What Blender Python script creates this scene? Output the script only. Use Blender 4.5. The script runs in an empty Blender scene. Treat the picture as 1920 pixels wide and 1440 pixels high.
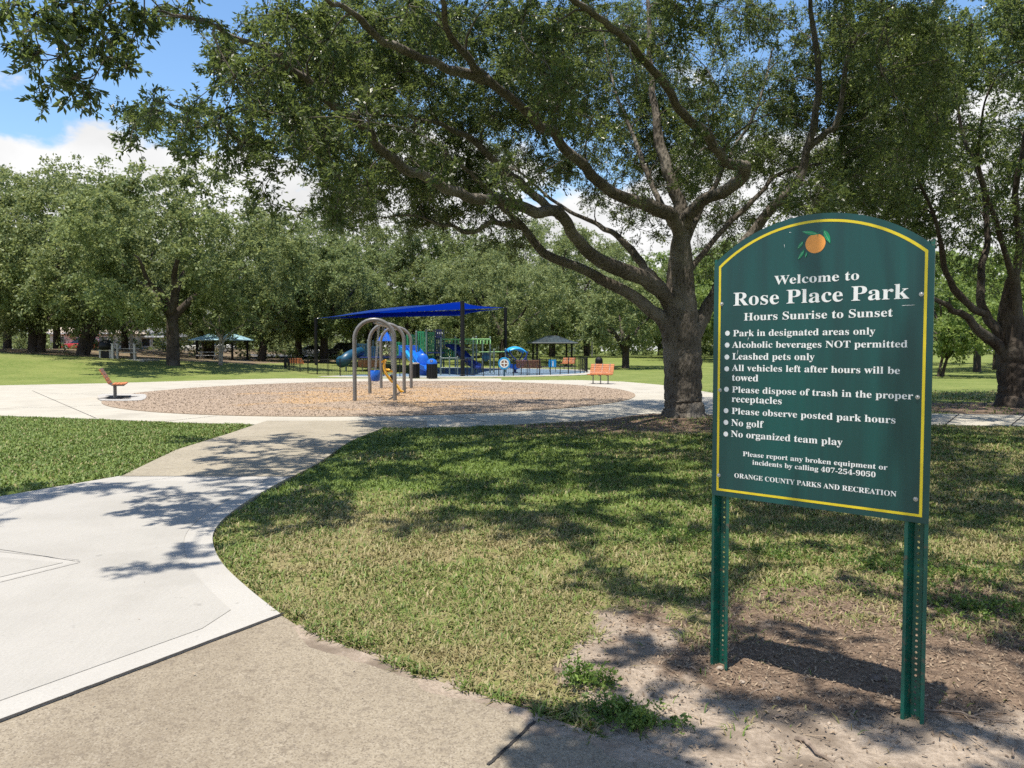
import bpy, math, random
import numpy as np
from mathutils import Vector, Matrix
random.seed(7); rng = np.random.default_rng(7)
C = bpy.context.scene.collection
sc = bpy.context.scene
R = math.radians

# ------------------------------------------------------------------ camera, sky, sun, exposure
FPX = 1443.0; EYE = 1.6; PITCH = math.atan((720-657)/FPX)
cam = bpy.data.cameras.new('camera'); camo = bpy.data.objects.new('camera', cam); C.objects.link(camo)
cam.sensor_width = 36; cam.lens = 36*FPX/1920; cam.clip_end = 3000; cam.clip_start = .05
camo.location = (0, 0, EYE); camo.rotation_euler = (R(90)-PITCH, 0, 0)
cam.dof.use_dof = True; cam.dof.focus_distance = 6.0; cam.dof.aperture_fstop = 6.5
sc.camera = camo
SUN = Vector((-0.15, -0.175, .973)).normalized()
w = bpy.data.worlds.new("World"); sc.world = w; w.use_nodes = True
nt = w.node_tree; nt.nodes.clear()
def wn(t, **k):
    n = nt.nodes.new(t)
    for a, b in k.items(): setattr(n, a, b)
    return n
out = wn('ShaderNodeOutputWorld'); bg = wn('ShaderNodeBackground'); bg.inputs[1].default_value = .062
sky = wn('ShaderNodeTexSky', sky_type='NISHITA', sun_disc=False, sun_elevation=math.asin(SUN.z), sun_rotation=math.atan2(SUN.x, SUN.y))
sky.air_density = 1.1; sky.dust_density = .6; sky.ozone_density = 2.0
tc = wn('ShaderNodeTexCoord'); sep = wn('ShaderNodeSeparateXYZ')
n1 = wn('ShaderNodeTexNoise'); n1.inputs['Scale'].default_value = 4.2; n1.inputs['Detail'].default_value = 9; n1.inputs['Roughness'].default_value = .55
mp = wn('ShaderNodeMapping'); mp.inputs['Scale'].default_value = (1, 1, 1.7); mp.inputs['Location'].default_value = (3.1, .4, .2)
nt.links.new(tc.outputs['Generated'], mp.inputs[0]); nt.links.new(mp.outputs[0], n1.inputs['Vector']); nt.links.new(tc.outputs['Generated'], sep.inputs[0])
m1 = wn('ShaderNodeMath', operation='MULTIPLY_ADD'); m1.inputs[1].default_value = -2.2; m1.inputs[2].default_value = .565
nt.links.new(sep.outputs['Z'], m1.inputs[0])
m2 = wn('ShaderNodeMath', operation='ADD'); nt.links.new(m1.outputs[0], m2.inputs[0]); nt.links.new(n1.outputs['Fac'], m2.inputs[1])
mr = wn('ShaderNodeMapRange', interpolation_type='SMOOTHSTEP'); mr.inputs['From Min'].default_value = .47; mr.inputs['From Max'].default_value = .54
nt.links.new(m2.outputs[0], mr.inputs['Value'])
n2 = wn('ShaderNodeTexNoise'); n2.inputs['Scale'].default_value = 9; n2.inputs['Detail'].default_value = 6
nt.links.new(mp.outputs[0], n2.inputs['Vector'])
cr = wn('ShaderNodeMapRange'); cr.inputs['To Min'].default_value = 8.2; cr.inputs['To Max'].default_value = 10.6; cr.inputs['From Min'].default_value = .3; cr.inputs['From Max'].default_value = .7
nt.links.new(n2.outputs['Fac'], cr.inputs['Value'])
mx = wn('ShaderNodeMix', data_type='RGBA'); nt.links.new(mr.outputs[0], mx.inputs[0]); hs = wn('ShaderNodeHueSaturation'); hs.inputs['Saturation'].default_value = 1.15; hs.inputs['Value'].default_value = 2.1; nt.links.new(sky.outputs[0], hs.inputs['Color']); nt.links.new(hs.outputs[0], mx.inputs[6]); nt.links.new(cr.outputs[0], mx.inputs[7])
nt.links.new(mx.outputs[2], bg.inputs[0]); nt.links.new(bg.outputs[0], out.inputs[0])
sl = bpy.data.lights.new('sun', 'SUN'); sl.energy = 5.0; sl.angle = R(.53); sl.color = (1, .93, .82)
so = bpy.data.objects.new('sun', sl); C.objects.link(so); so.rotation_euler = (-SUN).to_track_quat('-Z', 'Y').to_euler(); so.location = (0, 0, 40)
vs = sc.view_settings; vs.view_transform = 'Standard'; vs.look = 'None'; vs.gamma = 1; vs.use_curve_mapping = False; vs.exposure = .70
sc.cycles.use_denoising = False; sc.cycles.max_bounces = 6; sc.cycles.diffuse_bounces = 3; sc.cycles.glossy_bounces = 2; sc.cycles.transmission_bounces = 3
sc.cycles.transparent_max_bounces = 4; sc.cycles.caustics_reflective = False; sc.cycles.caustics_refractive = False
sc.cycles.use_adaptive_sampling = True; sc.cycles.adaptive_threshold = .015

# ------------------------------------------------------------------ geometry helpers
cP, sP = math.cos(PITCH), math.sin(PITCH)
def ray(px, py):
    a, b = (px-960)/FPX, -(py-720)/FPX
    return np.array((a, cP+b*sP, -sP+b*cP))
def W(px, py, y):                     # point on the line of sight at distance y in front of the camera
    d = ray(px, py); t = y/d[1]; return np.array((0, 0, EYE))+d*t
def G(px, py):                        # where that line meets the level ground
    d = ray(px, py); t = -EYE/d[2]; return (d[0]*t, d[1]*t)
def sstep(a, b, x):
    t = np.clip((x-a)/(b-a), 0, 1); return t*t*(3-2*t)
def gh(x, y):                         # terrain height
    x = np.asarray(x, float); y = np.asarray(y, float)
    y0 = 44-np.clip(-10-x, 0, 60)*.40
    m = np.clip(.0467*(-x-5), 0, 1.75)*sstep(0, 15, y-y0)*(1-.38*sstep(58, 74, y)*sstep(-45, -30, x))
    f = .8*sstep(72, 100, y)
    r = .35*sstep(58, 80, y)*sstep(6, 12, x)
    return np.maximum(np.maximum(m, f), r)
_h = np.random.default_rng(3).random((257, 257))
def vnoise(x, y):
    xi = np.floor(x).astype(int); yi = np.floor(y).astype(int); fx = x-xi; fy = y-yi
    fx = fx*fx*(3-2*fx); fy = fy*fy*(3-2*fy); a = xi % 256; b = yi % 256
    return (_h[a, b]*(1-fx)+_h[a+1, b]*fx)*(1-fy)+(_h[a, b+1]*(1-fx)+_h[a+1, b+1]*fx)*fy
def fbm(x, y, o=4):
    s = 0; k = 1; t = 0
    for i in range(o): s = s+vnoise(x*2**i+17*i, y*2**i+31*i)*k; t += k; k *= .5
    return s/t
def inpoly(x, y, poly):
    x = np.asarray(x); y = np.asarray(y); c = np.zeros(x.shape, bool); n = len(poly)
    for i in range(n):
        x1, y1 = poly[i]; x2, y2 = poly[(i+1) % n]
        if y1 == y2: continue
        c ^= ((y1 > y) != (y2 > y)) & (x < (x2-x1)*(y-y1)/(y2-y1)+x1)
    return c
def smooth(pts, n=6, closed=False):   # Catmull-Rom
    P = np.array(pts, float); o = []; N = len(P); rngi = range(N if closed else N-1)
    for i in rngi:
        if closed: a, b, c, d = P[(i-1) % N], P[i], P[(i+1) % N], P[(i+2) % N]
        else: a, b, c, d = P[max(i-1, 0)], P[i], P[i+1], P[min(i+2, N-1)]
        for k in range(n):
            t = k/n; o.append(.5*((2*b)+(-a+c)*t+(2*a-5*b+4*c-d)*t*t+(-a+3*b-3*c+d)*t**3))
    if not closed: o.append(P[-1])
    return np.array(o)
def fastmesh(name, V, F, mat, parent=None, attrs=None, smoothf=False):
    V = np.asarray(V, np.float32); F = np.asarray(F, np.int32); k = F.shape[1]
    me = bpy.data.meshes.new(name); me.vertices.add(len(V)); me.vertices.foreach_set('co', V.ravel())
    me.loops.add(F.size); me.loops.foreach_set('vertex_index', F.ravel())
    me.polygons.add(len(F)); me.polygons.foreach_set('loop_start', np.arange(0, F.size, k, dtype=np.int32))
    for a, v in (attrs or {}).items():
        at = me.attributes.new(a, 'FLOAT', 'POINT'); at.data.foreach_set('value', np.asarray(v, np.float32))
    me.materials.append(mat); me.update(calc_edges=True)
    if smoothf: me.polygons.foreach_set('use_smooth', np.ones(len(F), bool))
    o = bpy.data.objects.new(name, me); C.objects.link(o); o.parent = parent
    return o
class MB:
    def __init__(s): s.v = []; s.f = []; s.m = []; s.k = 0
    def add(s, V, F):
        b = len(s.v); s.v += [tuple(map(float, p)) for p in V]; s.f += [tuple(b+i for i in f) for f in F]; s.m += [s.k]*len(F); return s
    def box(s, c, d, rz=0, M=None):
        x, y, z = d[0]/2, d[1]/2, d[2]/2; V = [(a*x, b*y, e*z) for e in (-1, 1) for b in (-1, 1) for a in (-1, 1)]
        if M is not None: V = [M @ Vector(p) for p in V]
        ca, sa = math.cos(rz), math.sin(rz)
        V = [(p[0]*ca-p[1]*sa+c[0], p[0]*sa+p[1]*ca+c[1], p[2]+c[2]) for p in V]
        return s.add(V, [(0, 2, 3, 1), (4, 5, 7, 6), (0, 1, 5, 4), (2, 6, 7, 3), (0, 4, 6, 2), (1, 3, 7, 5)])
    def tube(s, P, rad, n=8, cap=True, jit=0):
        V, F = tube(P, rad, n, jit); s.add(V, F)
        if cap:
            b = len(s.v)-len(V); s.f.append(tuple(b+i for i in range(n))[::-1]); s.m.append(s.k); s.f.append(tuple(b+len(V)-n+i for i in range(n))); s.m.append(s.k)
        return s
    def prism(s, poly, z0, z1):
        n = len(poly); V = [(p[0], p[1], z0) for p in poly]+[(p[0], p[1], z1) for p in poly]
        return s.add(V, [tuple(range(n))[::-1], tuple(range(n, 2*n))]+[(i, (i+1) % n, n+(i+1) % n, n+i) for i in range(n)])
    def lathe(s, prof, n=16, c=(0, 0, 0), sx=1, sy=1):
        V = [(r*math.cos(2*math.pi*i/n)*sx+c[0], r*math.sin(2*math.pi*i/n)*sy+c[1], z+c[2]) for r, z in prof for i in range(n)]
        F = [(j*n+i, j*n+(i+1) % n, (j+1)*n+(i+1) % n, (j+1)*n+i) for j in range(len(prof)-1) for i in range(n)]
        F += [tuple(range(n))[::-1], tuple((len(prof)-1)*n+i for i in range(n))]
        return s.add(V, F)
    def build(s, name, mat, parent=None, sm=None, bevel=0):
        me = bpy.data.meshes.new(name); me.from_pydata(s.v, [], s.f)
        for mm in (mat if isinstance(mat, (list, tuple)) else [mat]): me.materials.append(mm)
        me.polygons.foreach_set('material_index', s.m); me.update()
        if sm: me.polygons.foreach_set('use_smooth', [True]*len(me.polygons)); me.set_sharp_from_angle(angle=R(sm))
        o = bpy.data.objects.new(name, me); C.objects.link(o); o.parent = parent
        if bevel:
            bm = o.modifiers.new('bevel', 'BEVEL'); bm.width = bevel; bm.segments = 2; bm.limit_method = 'ANGLE'
        return o
def tube(P, rad, n=8, jit=0):
    P = np.asarray(P, float); rad = np.broadcast_to(np.asarray(rad, float), (len(P),))
    T = np.gradient(P, axis=0); T /= np.linalg.norm(T, axis=1)[:, None]+1e-9
    u = np.cross(T[0], (0, 0, 1.) if abs(T[0][2]) < .9 else (1., 0, 0)); u /= np.linalg.norm(u)
    V = []; a = np.arange(n)*2*math.pi/n
    for i in range(len(P)):
        u = u-T[i]*np.dot(u, T[i]); u /= np.linalg.norm(u)+1e-9; v = np.cross(T[i], u)
        rr = rad[i]*(1+(rng.random(n)-.5)*jit) if jit else rad[i]*np.ones(n)
        V.append(P[i]+(np.cos(a)*rr)[:, None]*u+(np.sin(a)*rr)[:, None]*v)
    V = np.concatenate(V); m = len(P)
    j, i = np.meshgrid(np.arange(m-1), np.arange(n), indexing='ij'); i2 = (i+1) % n
    F = np.stack([j*n+i, j*n+i2, (j+1)*n+i2, (j+1)*n+i], -1).reshape(-1, 4)
    return V, F
def tag(o, label, cat, group=None):
    o['label'] = label; o['category'] = cat
    if group: o['group'] = group
    return o
def thing(name, label, cat, loc, rz=0, group=None):
    o = bpy.data.objects.new(name, None); C.objects.link(o); o.location = loc; o.rotation_euler = (0, 0, rz); o.empty_display_size = .2
    return tag(o, label, cat, group)
def struct(o, kind='structure'): o['kind'] = kind; return o
def dup(r, loc, rz, label, group=None, sc_=None):
    def cp(o, par):
        c = o.copy(); C.objects.link(c); c.parent = par
        for ch in list(o.children): cp(ch, c)
        return c
    c = cp(r, None); c.location = loc; c.rotation_euler = (0, 0, rz); c['label'] = label
    if group: c['group'] = group
    if sc_: c.scale = sc_
    return c

# ------------------------------------------------------------------ materials
class NT:
    def __init__(s, name):
        s.m = bpy.data.materials.new(name); s.m.use_nodes = True; s.t = s.m.node_tree; s.p = s.t.nodes['Principled BSDF']; s.o = s.t.nodes['Material Output']
        s.tc = s.n('ShaderNodeTexCoord')
    def n(s, t, **k):
        x = s.t.nodes.new(t)
        for a, b in k.items(): setattr(x, a, b)
        return x
    def l(s, a, b): s.t.links.new(a, b)
    def noise(s, scale, detail=4, rough=.55, vec=None):
        x = s.n('ShaderNodeTexNoise'); x.inputs['Scale'].default_value = scale; x.inputs['Detail'].default_value = detail; x.inputs['Roughness'].default_value = rough
        s.l(vec or s.tc.outputs['Object'], x.inputs['Vector']); return x.outputs['Fac']
    def vor(s, scale, outp='Color', vec=None):
        x = s.n('ShaderNodeTexVoronoi'); x.inputs['Scale'].default_value = scale; s.l(vec or s.tc.outputs['Object'], x.inputs['Vector']); return x.outputs[outp]
    def attr(s, a): x = s.n('ShaderNodeAttribute'); x.attribute_name = a; return x.outputs['Fac']
    def rng(s, v, a, b, c=0, d=1, sm=True):
        x = s.n('ShaderNodeMapRange', interpolation_type='SMOOTHSTEP' if sm else 'LINEAR')
        for i, q in zip(('From Min', 'From Max', 'To Min', 'To Max'), (a, b, c, d)): x.inputs[i].default_value = q
        s.l(v, x.inputs['Value']); return x.outputs[0]
    def math(s, op, a, b):
        x = s.n('ShaderNodeMath', operation=op)
        for i, q in enumerate((a, b)):
            if isinstance(q, (int, float)): x.inputs[i].default_value = q
            else: s.l(q, x.inputs[i])
        return x.outputs[0]
    def mix(s, f, a, b, bt='MIX'):
        x = s.n('ShaderNodeMix', data_type='RGBA', blend_type=bt)
        for i, q in ((0, f), (6, a), (7, b)):
            if isinstance(q, (int, float)): x.inputs[i].default_value = q
            elif isinstance(q, tuple): x.inputs[i].default_value = (*q, 1)
            else: s.l(q, x.inputs[i])
        return x.outputs[2]
    def bump(s, h, strength=.3, dist=.01):
        x = s.n('ShaderNodeBump'); x.inputs['Strength'].default_value = strength; x.inputs['Distance'].default_value = dist
        s.l(h, x.inputs['Height']); s.l(x.outputs[0], s.p.inputs['Normal']); return x.outputs[0]
    def done(s, col=None, rough=.7, spec=.3, metal=0):
        if col is not None:
            if isinstance(col, tuple): s.p.inputs['Base Color'].default_value = (*col, 1)
            else: s.l(col, s.p.inputs['Base Color'])
        if isinstance(rough, (int, float)): s.p.inputs['Roughness'].default_value = rough
        else: s.l(rough, s.p.inputs['Roughness'])
        s.p.inputs['Specular IOR Level'].default_value = spec; s.p.inputs['Metallic'].default_value = metal
        return s.m
def paint(name, c, rough=.4, var=.25, scale=8, spec=.5, metal=0, bump=0, dirt=None):
    m = NT(name); n = m.noise(scale, 6); c2 = tuple(x*(1-var) for x in c)
    col = m.mix(m.rng(n, .35, .7), c, c2)
    if dirt: col = m.mix(m.rng(m.noise(scale*2.3, 8), .56, .72), col, dirt)
    if bump: m.bump(m.noise(scale*12, 4), bump, .004)
    return m.done(col, rough, spec, metal)
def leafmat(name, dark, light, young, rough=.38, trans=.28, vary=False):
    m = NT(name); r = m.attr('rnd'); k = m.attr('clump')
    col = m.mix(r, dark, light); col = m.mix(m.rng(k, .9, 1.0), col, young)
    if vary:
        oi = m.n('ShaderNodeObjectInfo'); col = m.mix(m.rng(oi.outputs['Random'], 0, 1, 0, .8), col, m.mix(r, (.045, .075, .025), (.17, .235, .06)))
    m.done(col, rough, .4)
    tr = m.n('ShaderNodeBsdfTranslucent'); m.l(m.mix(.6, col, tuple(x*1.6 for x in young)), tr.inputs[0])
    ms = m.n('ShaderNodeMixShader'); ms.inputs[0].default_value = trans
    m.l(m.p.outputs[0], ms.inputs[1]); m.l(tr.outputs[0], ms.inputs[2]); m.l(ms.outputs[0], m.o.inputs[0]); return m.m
def barkmat(name, a, b, scale=1.0):
    m = NT(name); mp = m.n('ShaderNodeMapping'); mp.inputs['Scale'].default_value = (1, 1, .33); m.l(m.tc.outputs['Object'], mp.inputs[0])
    v = m.vor(16*scale, 'Distance', mp.outputs[0]); n = m.noise(30*scale, 6, .6, mp.outputs[0]); big = m.noise(1.3, 4)
    h = m.math('ADD', m.math('MULTIPLY', v, 1.2), m.math('MULTIPLY', n, .7))
    col = m.mix(m.rng(h, .35, .95), tuple(x*.33 for x in a), a); col = m.mix(m.rng(big, .45, .68), col, b)
    m.bump(h, .95, .035); return m.done(col, .9, .15)
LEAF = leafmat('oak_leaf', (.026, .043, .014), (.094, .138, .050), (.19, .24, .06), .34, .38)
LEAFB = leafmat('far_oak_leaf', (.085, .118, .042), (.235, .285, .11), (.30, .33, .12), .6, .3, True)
LEAFY = leafmat('bright_leaf', (.09, .14, .03), (.20, .27, .07), (.25, .32, .08), .5, .35)
BARK = barkmat('oak_bark', (.12, .104, .085), (.20, .182, .155))
BARKD = barkmat('dark_bark', (.065, .052, .042), (.10, .088, .072), .7)
BARKP = barkmat('pale_bark', (.30, .26, .21), (.40, .36, .30), .7)
STEEL = paint('grey_coated_steel', (.16, .155, .148), .35, .15, 6, .5)
GALV = paint('galvanised_steel', (.45, .45, .44), .4, .3, 20, .5, .6)
BLACKM = paint('black_coated_steel', (.008, .008, .009), .5, .3, 8, .3)
def sailmat():
    m = NT('blue_canopy_fabric'); c = m.mix(m.noise(1.5, 4), (.03, .09, .36), (.022, .07, .29)); m.done(c, .8, .15)
    tr = m.n('ShaderNodeBsdfTranslucent'); tr.inputs[0].default_value = (.05, .17, .58, 1); ms = m.n('ShaderNodeMixShader'); ms.inputs[0].default_value = .62
    m.l(m.p.outputs[0], ms.inputs[1]); m.l(tr.outputs[0], ms.inputs[2]); m.l(ms.outputs[0], m.o.inputs[0]); return m.m
BLUES = sailmat()
BLUEP = paint('blue_plastic', (.008, .11, .52), .35, .2, 3)
LBLUE = paint('light_blue_plastic', (.02, .30, .62), .35, .2, 3)
BLUER2 = paint('blue_roof_plastic', (.008, .10, .50), .75, .2, 3, .1)
NAVY = paint('navy_plastic', (.012, .03, .16), .35, .2, 3)
TEAL = paint('teal_plastic', (.008, .06, .105), .4, .2, 3)
GREENP = paint('green_plastic', (.02, .26, .10), .4, .25, 3)
LIME = paint('lime_coated_steel', (.18, .42, .12), .4, .2, 3)
PGREY = paint('greyish_green_post', (.15, .19, .17), .4, .2, 3)
YELL = paint('yellow_plastic', (.78, .42, .015), .35, .2, 3)
ORNG = paint('orange_recycled_slat', (.50, .17, .055), .55, .3, 12)
BRSL = paint('brown_recycled_slat', (.22, .085, .04), .6, .3, 12)
WHITE = paint('white_paint', (.78, .78, .76), .5, .1)
TANW = paint('tan_roof', (.40, .33, .26), .85, .2, 1.5)
PALEW = paint('pale_stucco', (.60, .56, .48), .85, .15, 1)
GREYR = paint('grey_shingle', (.16, .16, .16), .9, .3, 2)
BLUER = paint('blue_metal_roof', (.32, .52, .62), .4, .25, 2)
DARKR = paint('dark_slate_roof', (.025, .042, .050), .5, .7, 3, .6)
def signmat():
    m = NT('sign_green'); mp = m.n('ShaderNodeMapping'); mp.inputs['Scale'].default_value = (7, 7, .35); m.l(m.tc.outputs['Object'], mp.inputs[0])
    c = m.mix(m.rng(m.noise(1, 5, .6, mp.outputs[0]), .35, .68), (.004, .070, .066), (.006, .046, .047)); c = m.mix(m.rng(m.noise(60, 3), .74, .8, 0, .5), c, (.12, .2, .19))  # upright darker streaks paint the panel's reflections into the green
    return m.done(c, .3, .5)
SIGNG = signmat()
POSTG = paint('post_green', (.006, .105, .072), .42, .3, 14, .5, 0, .25, (.10, .085, .06))
SIGNY = paint('sign_yellow', (.72, .56, .02), .4, .12, 20)
SIGNW = paint('sign_white', (.80, .80, .78), .4, .08, 20)
ORFR = paint('orange_print', (.92, .36, .07), .4, .15, 30)
ORLF = paint('leaf_print', (.01, .30, .12), .4, .3, 30)
GLASS = paint('dark_car_glass', (.01, .012, .014), .08, .1, 2, .8)
TYRE = paint('tyre_rubber', (.015, .015, .015), .8)
def carpaint(n, c): m = paint(n, c, .25, .05, 2, .6); return m
STICK = paint('dry_twig', (.24, .19, .15), .9, .4, 30, .1, 0, .4)
HOLEW = paint('bare_metal', (.5, .5, .48), .4, .3, 40, .5, .5)

# ground: grass over sandy soil, with bare dirt and leaf litter where the attributes say
def ground_mat():
    m = NT('lawn_soil'); O = m.tc.outputs['Object']
    dirt, lit, dry = m.attr('dirt'), m.attr('litter'), m.attr('dry')
    nf = m.noise(38, 8, .7); nm = m.noise(5, 6, .6); nl = m.noise(.5, 4); vf = m.vor(60, 'Color'); sp = m.n('ShaderNodeSeparateColor'); m.l(vf, sp.inputs[0])
    g = m.mix(m.rng(nm, .3, .7), (.085, .135, .025), (.135, .18, .042)); g = m.mix(m.rng(nl, .40, .65), g, (.155, .195, .05))
    straw = m.mix(m.rng(nf, .35, .7), (.20, .165, .085), (.33, .26, .15))
    g = m.mix(m.math('MULTIPLY', dry, m.rng(nm, .25, .6)), g, straw)
    d = m.mix(m.rng(nf, .35, .65), (.25, .203, .158), (.375, .31, .245)); d = m.mix(m.rng(m.noise(2.2, 5), .45, .62), d, (.175, .14, .108))
    chip = m.mix(sp.outputs[0], (.10, .07, .05), (.26, .19, .135)); chip = m.mix(m.rng(nf, .4, .6), chip, (.14, .10, .072))
    e = m.math('ADD', dirt, m.math('MULTIPLY', m.math('SUBTRACT', nm, .5), 1.1))
    col = m.mix(m.rng(e, .38, .56), g, d)
    e2 = m.math('ADD', lit, m.math('MULTIPLY', m.math('SUBTRACT', m.noise(3.1, 7, .65), .5), 1.3))
    col = m.mix(m.rng(e2, .40, .62), col, chip)
    m.bump(m.math('ADD', m.math('ADD', nf, m.math('MULTIPLY', nm, 1.5)), m.math('MULTIPLY', sp.outputs[1], .5)), .7, .025)
    return m.done(col, .95, .1)
def concrete(name, a, b, stain, speck=0, streak=0):
    m = NT(name); n = m.noise(1.1, 6); f = m.noise(70, 6, .7); col = m.mix(m.rng(n, .35, .7), a, b)
    col = m.mix(m.rng(m.noise(.45, 7, .65), .52, .75, 0, .8), col, stain)
    col = m.mix(m.rng(f, .35, .7, 0, .35), col, tuple(x*.72 for x in b))
    h = f
    if speck:
        v = m.vor(150, 'Color'); s = m.n('ShaderNodeSeparateColor'); m.l(v, s.inputs[0])
        col = m.mix(m.rng(s.outputs[0], .5, 1, 0, .55*speck), col, (.34, .30, .24)); col = m.mix(m.rng(s.outputs[1], .6, 1, 0, .7*speck), col, (.09, .072, .055))
        col = m.mix(m.rng(m.noise(22, 6, .7), .5, .68, 0, .6), col, (.125, .103, .08)); col = m.mix(m.rng(m.noise(.9, 8, .7), .47, .66, 0, .45*speck), col, (.14, .112, .08)); h = m.math('ADD', f, s.outputs[2])
    if streak:
        mp = m.n('ShaderNodeMapping'); mp.inputs['Scale'].default_value = (160, 5, 1); mp.inputs['Rotation'].default_value = (0, 0, R(25)); m.l(m.tc.outputs['Object'], mp.inputs[0])
        br = m.noise(1, 3, .5, mp.outputs[0]); h = m.math('ADD', f, br); col = m.mix(m.rng(br, .4, .62, 0, .14), col, tuple(x*.6 for x in b))
    sp2 = m.rng(m.noise(9, 3), .68, .75, 0, .35); col = m.mix(sp2, col, tuple(x*.5 for x in b))
    m.bump(h, .35 if speck else .2, .006); return m.done(col, .85, .2)
LAWN = ground_mat()
CNEW = concrete('new_concrete', (.345, .332, .305), (.31, .298, .272), (.265, .252, .226), 0, 1)
CEDGE = concrete('trowelled_concrete', (.365, .352, .325), (.335, .322, .296), (.285, .27, .243))
CAGG = concrete('aggregate_concrete', (.265, .226, .168), (.225, .190, .140), (.165, .138, .102), .9)
CTAN = concrete('weathered_concrete', (.32, .285, .22), (.28, .25, .19), (.215, .19, .145), .4)
CLOOP = concrete('pale_concrete', (.39, .365, .305), (.345, .32, .265), (.28, .26, .215))
JOINT = paint('joint_filler', (.045, .042, .04), .95, .4, 30, .1)
RUBBER = paint('blue_rubber_surface', (.13, .19, .25), .9, .25, 9, .15)
def mulch_mat():
    m = NT('wood_mulch'); v = m.vor(34, 'Color'); s = m.n('ShaderNodeSeparateColor'); m.l(v, s.inputs[0])
    col = m.mix(s.outputs[0], (.20, .158, .118), (.38, .305, .222)); sp = m.n('ShaderNodeSeparateXYZ'); m.l(m.tc.outputs['Object'], sp.inputs[0])
    n = m.noise(.55, 5); dx = m.math('POWER', m.math('MULTIPLY', m.math('ADD', sp.outputs[0], 4.4), .2), 2.); dy = m.math('POWER', m.math('MULTIPLY', m.math('ADD', sp.outputs[1], -28), .14), 2.)
    e = m.math('SUBTRACT', n, m.math('MULTIPLY', m.math('ADD', dx, dy), .22))
    og = m.mix(s.outputs[1], (.32, .205, .095), (.46, .31, .165)); col = m.mix(m.rng(e, .28, .46), col, og)
    col = m.mix(m.rng(m.noise(30, 5), .4, .65, 0, .5), col, (.20, .13, .09))
    m.bump(s.outputs[2], .35, .015); return m.done(col, .95, .1)
MULCH = mulch_mat()
def chipmat():
    m = NT('wood_chip'); r = m.attr('rnd'); return m.done(m.mix(r, (.20, .155, .122), (.38, .30, .232)), .9, .1)
CHIP = chipmat()
def grassmat():
    m = NT('grass_blade'); r = m.attr('rnd'); d = m.attr('dry')
    g = m.mix(r, (.060, .108, .016), (.165, .225, .048)); s = m.mix(r, (.20, .165, .075), (.36, .295, .155))
    col = m.mix(d, g, s); m.done(col, .55, .3)
    tr = m.n('ShaderNodeBsdfTranslucent'); m.l(col, tr.inputs[0]); ms = m.n('ShaderNodeMixShader'); ms.inputs[0].default_value = .2
    m.l(m.p.outputs[0], ms.inputs[1]); m.l(tr.outputs[0], ms.inputs[2]); m.l(ms.outputs[0], m.o.inputs[0]); return m.m
GRASS = grassmat()

# ------------------------------------------------------------------ ground, slabs, paths
def GP(pts): return [G(*p) for p in pts]
edge_curve = smooth(GP([(528, 1160), (468, 1112), (420, 1066), (401, 1030), (402, 1000), (430, 968), (482, 932), (545, 897)]), 6)
edge_far = smooth(GP([(545, 897), (600, 868), (650, 833), (690, 815), (722, 803)]), 5)
near_edge = smooth(np.array([(-1.43*1, 0), (0, 0)]), 2)  # placeholder order keeper
front_r = smooth(GP([(528, 1160), (600, 1205), (700, 1245), (800, 1285), (900, 1318), (1000, 1352), (1120, 1395), (1250, 1438), (1500, 1530)]), 4)
jl = G(-1100, 1785)
lawn_l = smooth(GP([(-700, 990), (-300, 975), (0, 935), (120, 914), (230, 893), (330, 845), (430, 814), (462, 803), (440, 797), (330, 793), (200, 787), (0, 780), (-400, 772), (-800, 790)]), 5)
new_slab = [jl]+[tuple(p) for p in edge_curve]+[G(225, 896), G(0, 935), G(-300, 975), G(-700, 990), (-9, 3)]
ring_c = np.array((-4.7, 29.0))
def ell(a, b, n=72, c=ring_c, t0=0): return [(c[0]+a*math.cos(t0+2*math.pi*i/n), c[1]+b*math.sin(t0+2*math.pi*i/n)) for i in range(n)]
agg = [(-9, 1.2), jl]+[tuple(p) for p in front_r]+[(1.6, .9), (-2, .4)]
tan_path = [G(225, 896)]+[tuple(p) for p in edge_far]+[G(800, 800), G(800, 790), G(500, 790), G(462, 803), G(430, 814), G(330, 845)]
loop_out = [tuple(p) for p in smooth(GP([(722, 803), (850, 801), (1000, 795), (1140, 787), (1240, 781), (1335, 784), (1500, 791), (1750, 797), (1925, 800), (2500, 806)]), 5)]
loop_out += GP([(2500, 776), (1925, 779), (1750, 776), (1500, 764), (1400, 750), (1330, 736), (1240, 722), (1170, 716), (1090, 713), (940, 713)])
loop_out += [(-.6, 43.6), (-12.2, 43.6)]+GP([(640, 709.5), (520, 710), (400, 713), (200, 719), (0, 723), (-700, 733), (-700, 762), (0, 780), (200, 787), (330, 793), (500, 797)])
apron = [(x, y) for x, y in ell(12.6, 12.6, 72, (-5.5, 57.7))]
pads = {'new': new_slab, 'agg': agg, 'tan': tan_path, 'loop': loop_out, 'apron': apron}
def axis(lo, hi, segs):
    o = [lo]
    for a, b, s in segs:
        n = max(1, int(round((b-a)/s))); o += list(np.linspace(a, b, n+1))
    o.append(hi); return np.unique(np.round(o, 4))
gx = axis(-700, 700, [(-300, -60, 12), (-60, -16, 1.4), (-16, -5, .4), (-5, 6, .085), (6, 16, .3), (16, 60, 1.4), (60, 300, 12)])
gy = axis(-60, 900, [(-40, 0, 4), (0, 2.4, .3), (2.4, 10, .085), (10, 22, .22), (22, 70, .8), (70, 130, 3), (130, 400, 20)])
X, Y = np.meshgrid(gx, gy); Z = gh(X, Y)
incon = np.zeros(X.shape, bool)
for p in pads.values(): incon |= inpoly(X, Y, p)
tx, ty = G(1282, 789)
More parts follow.
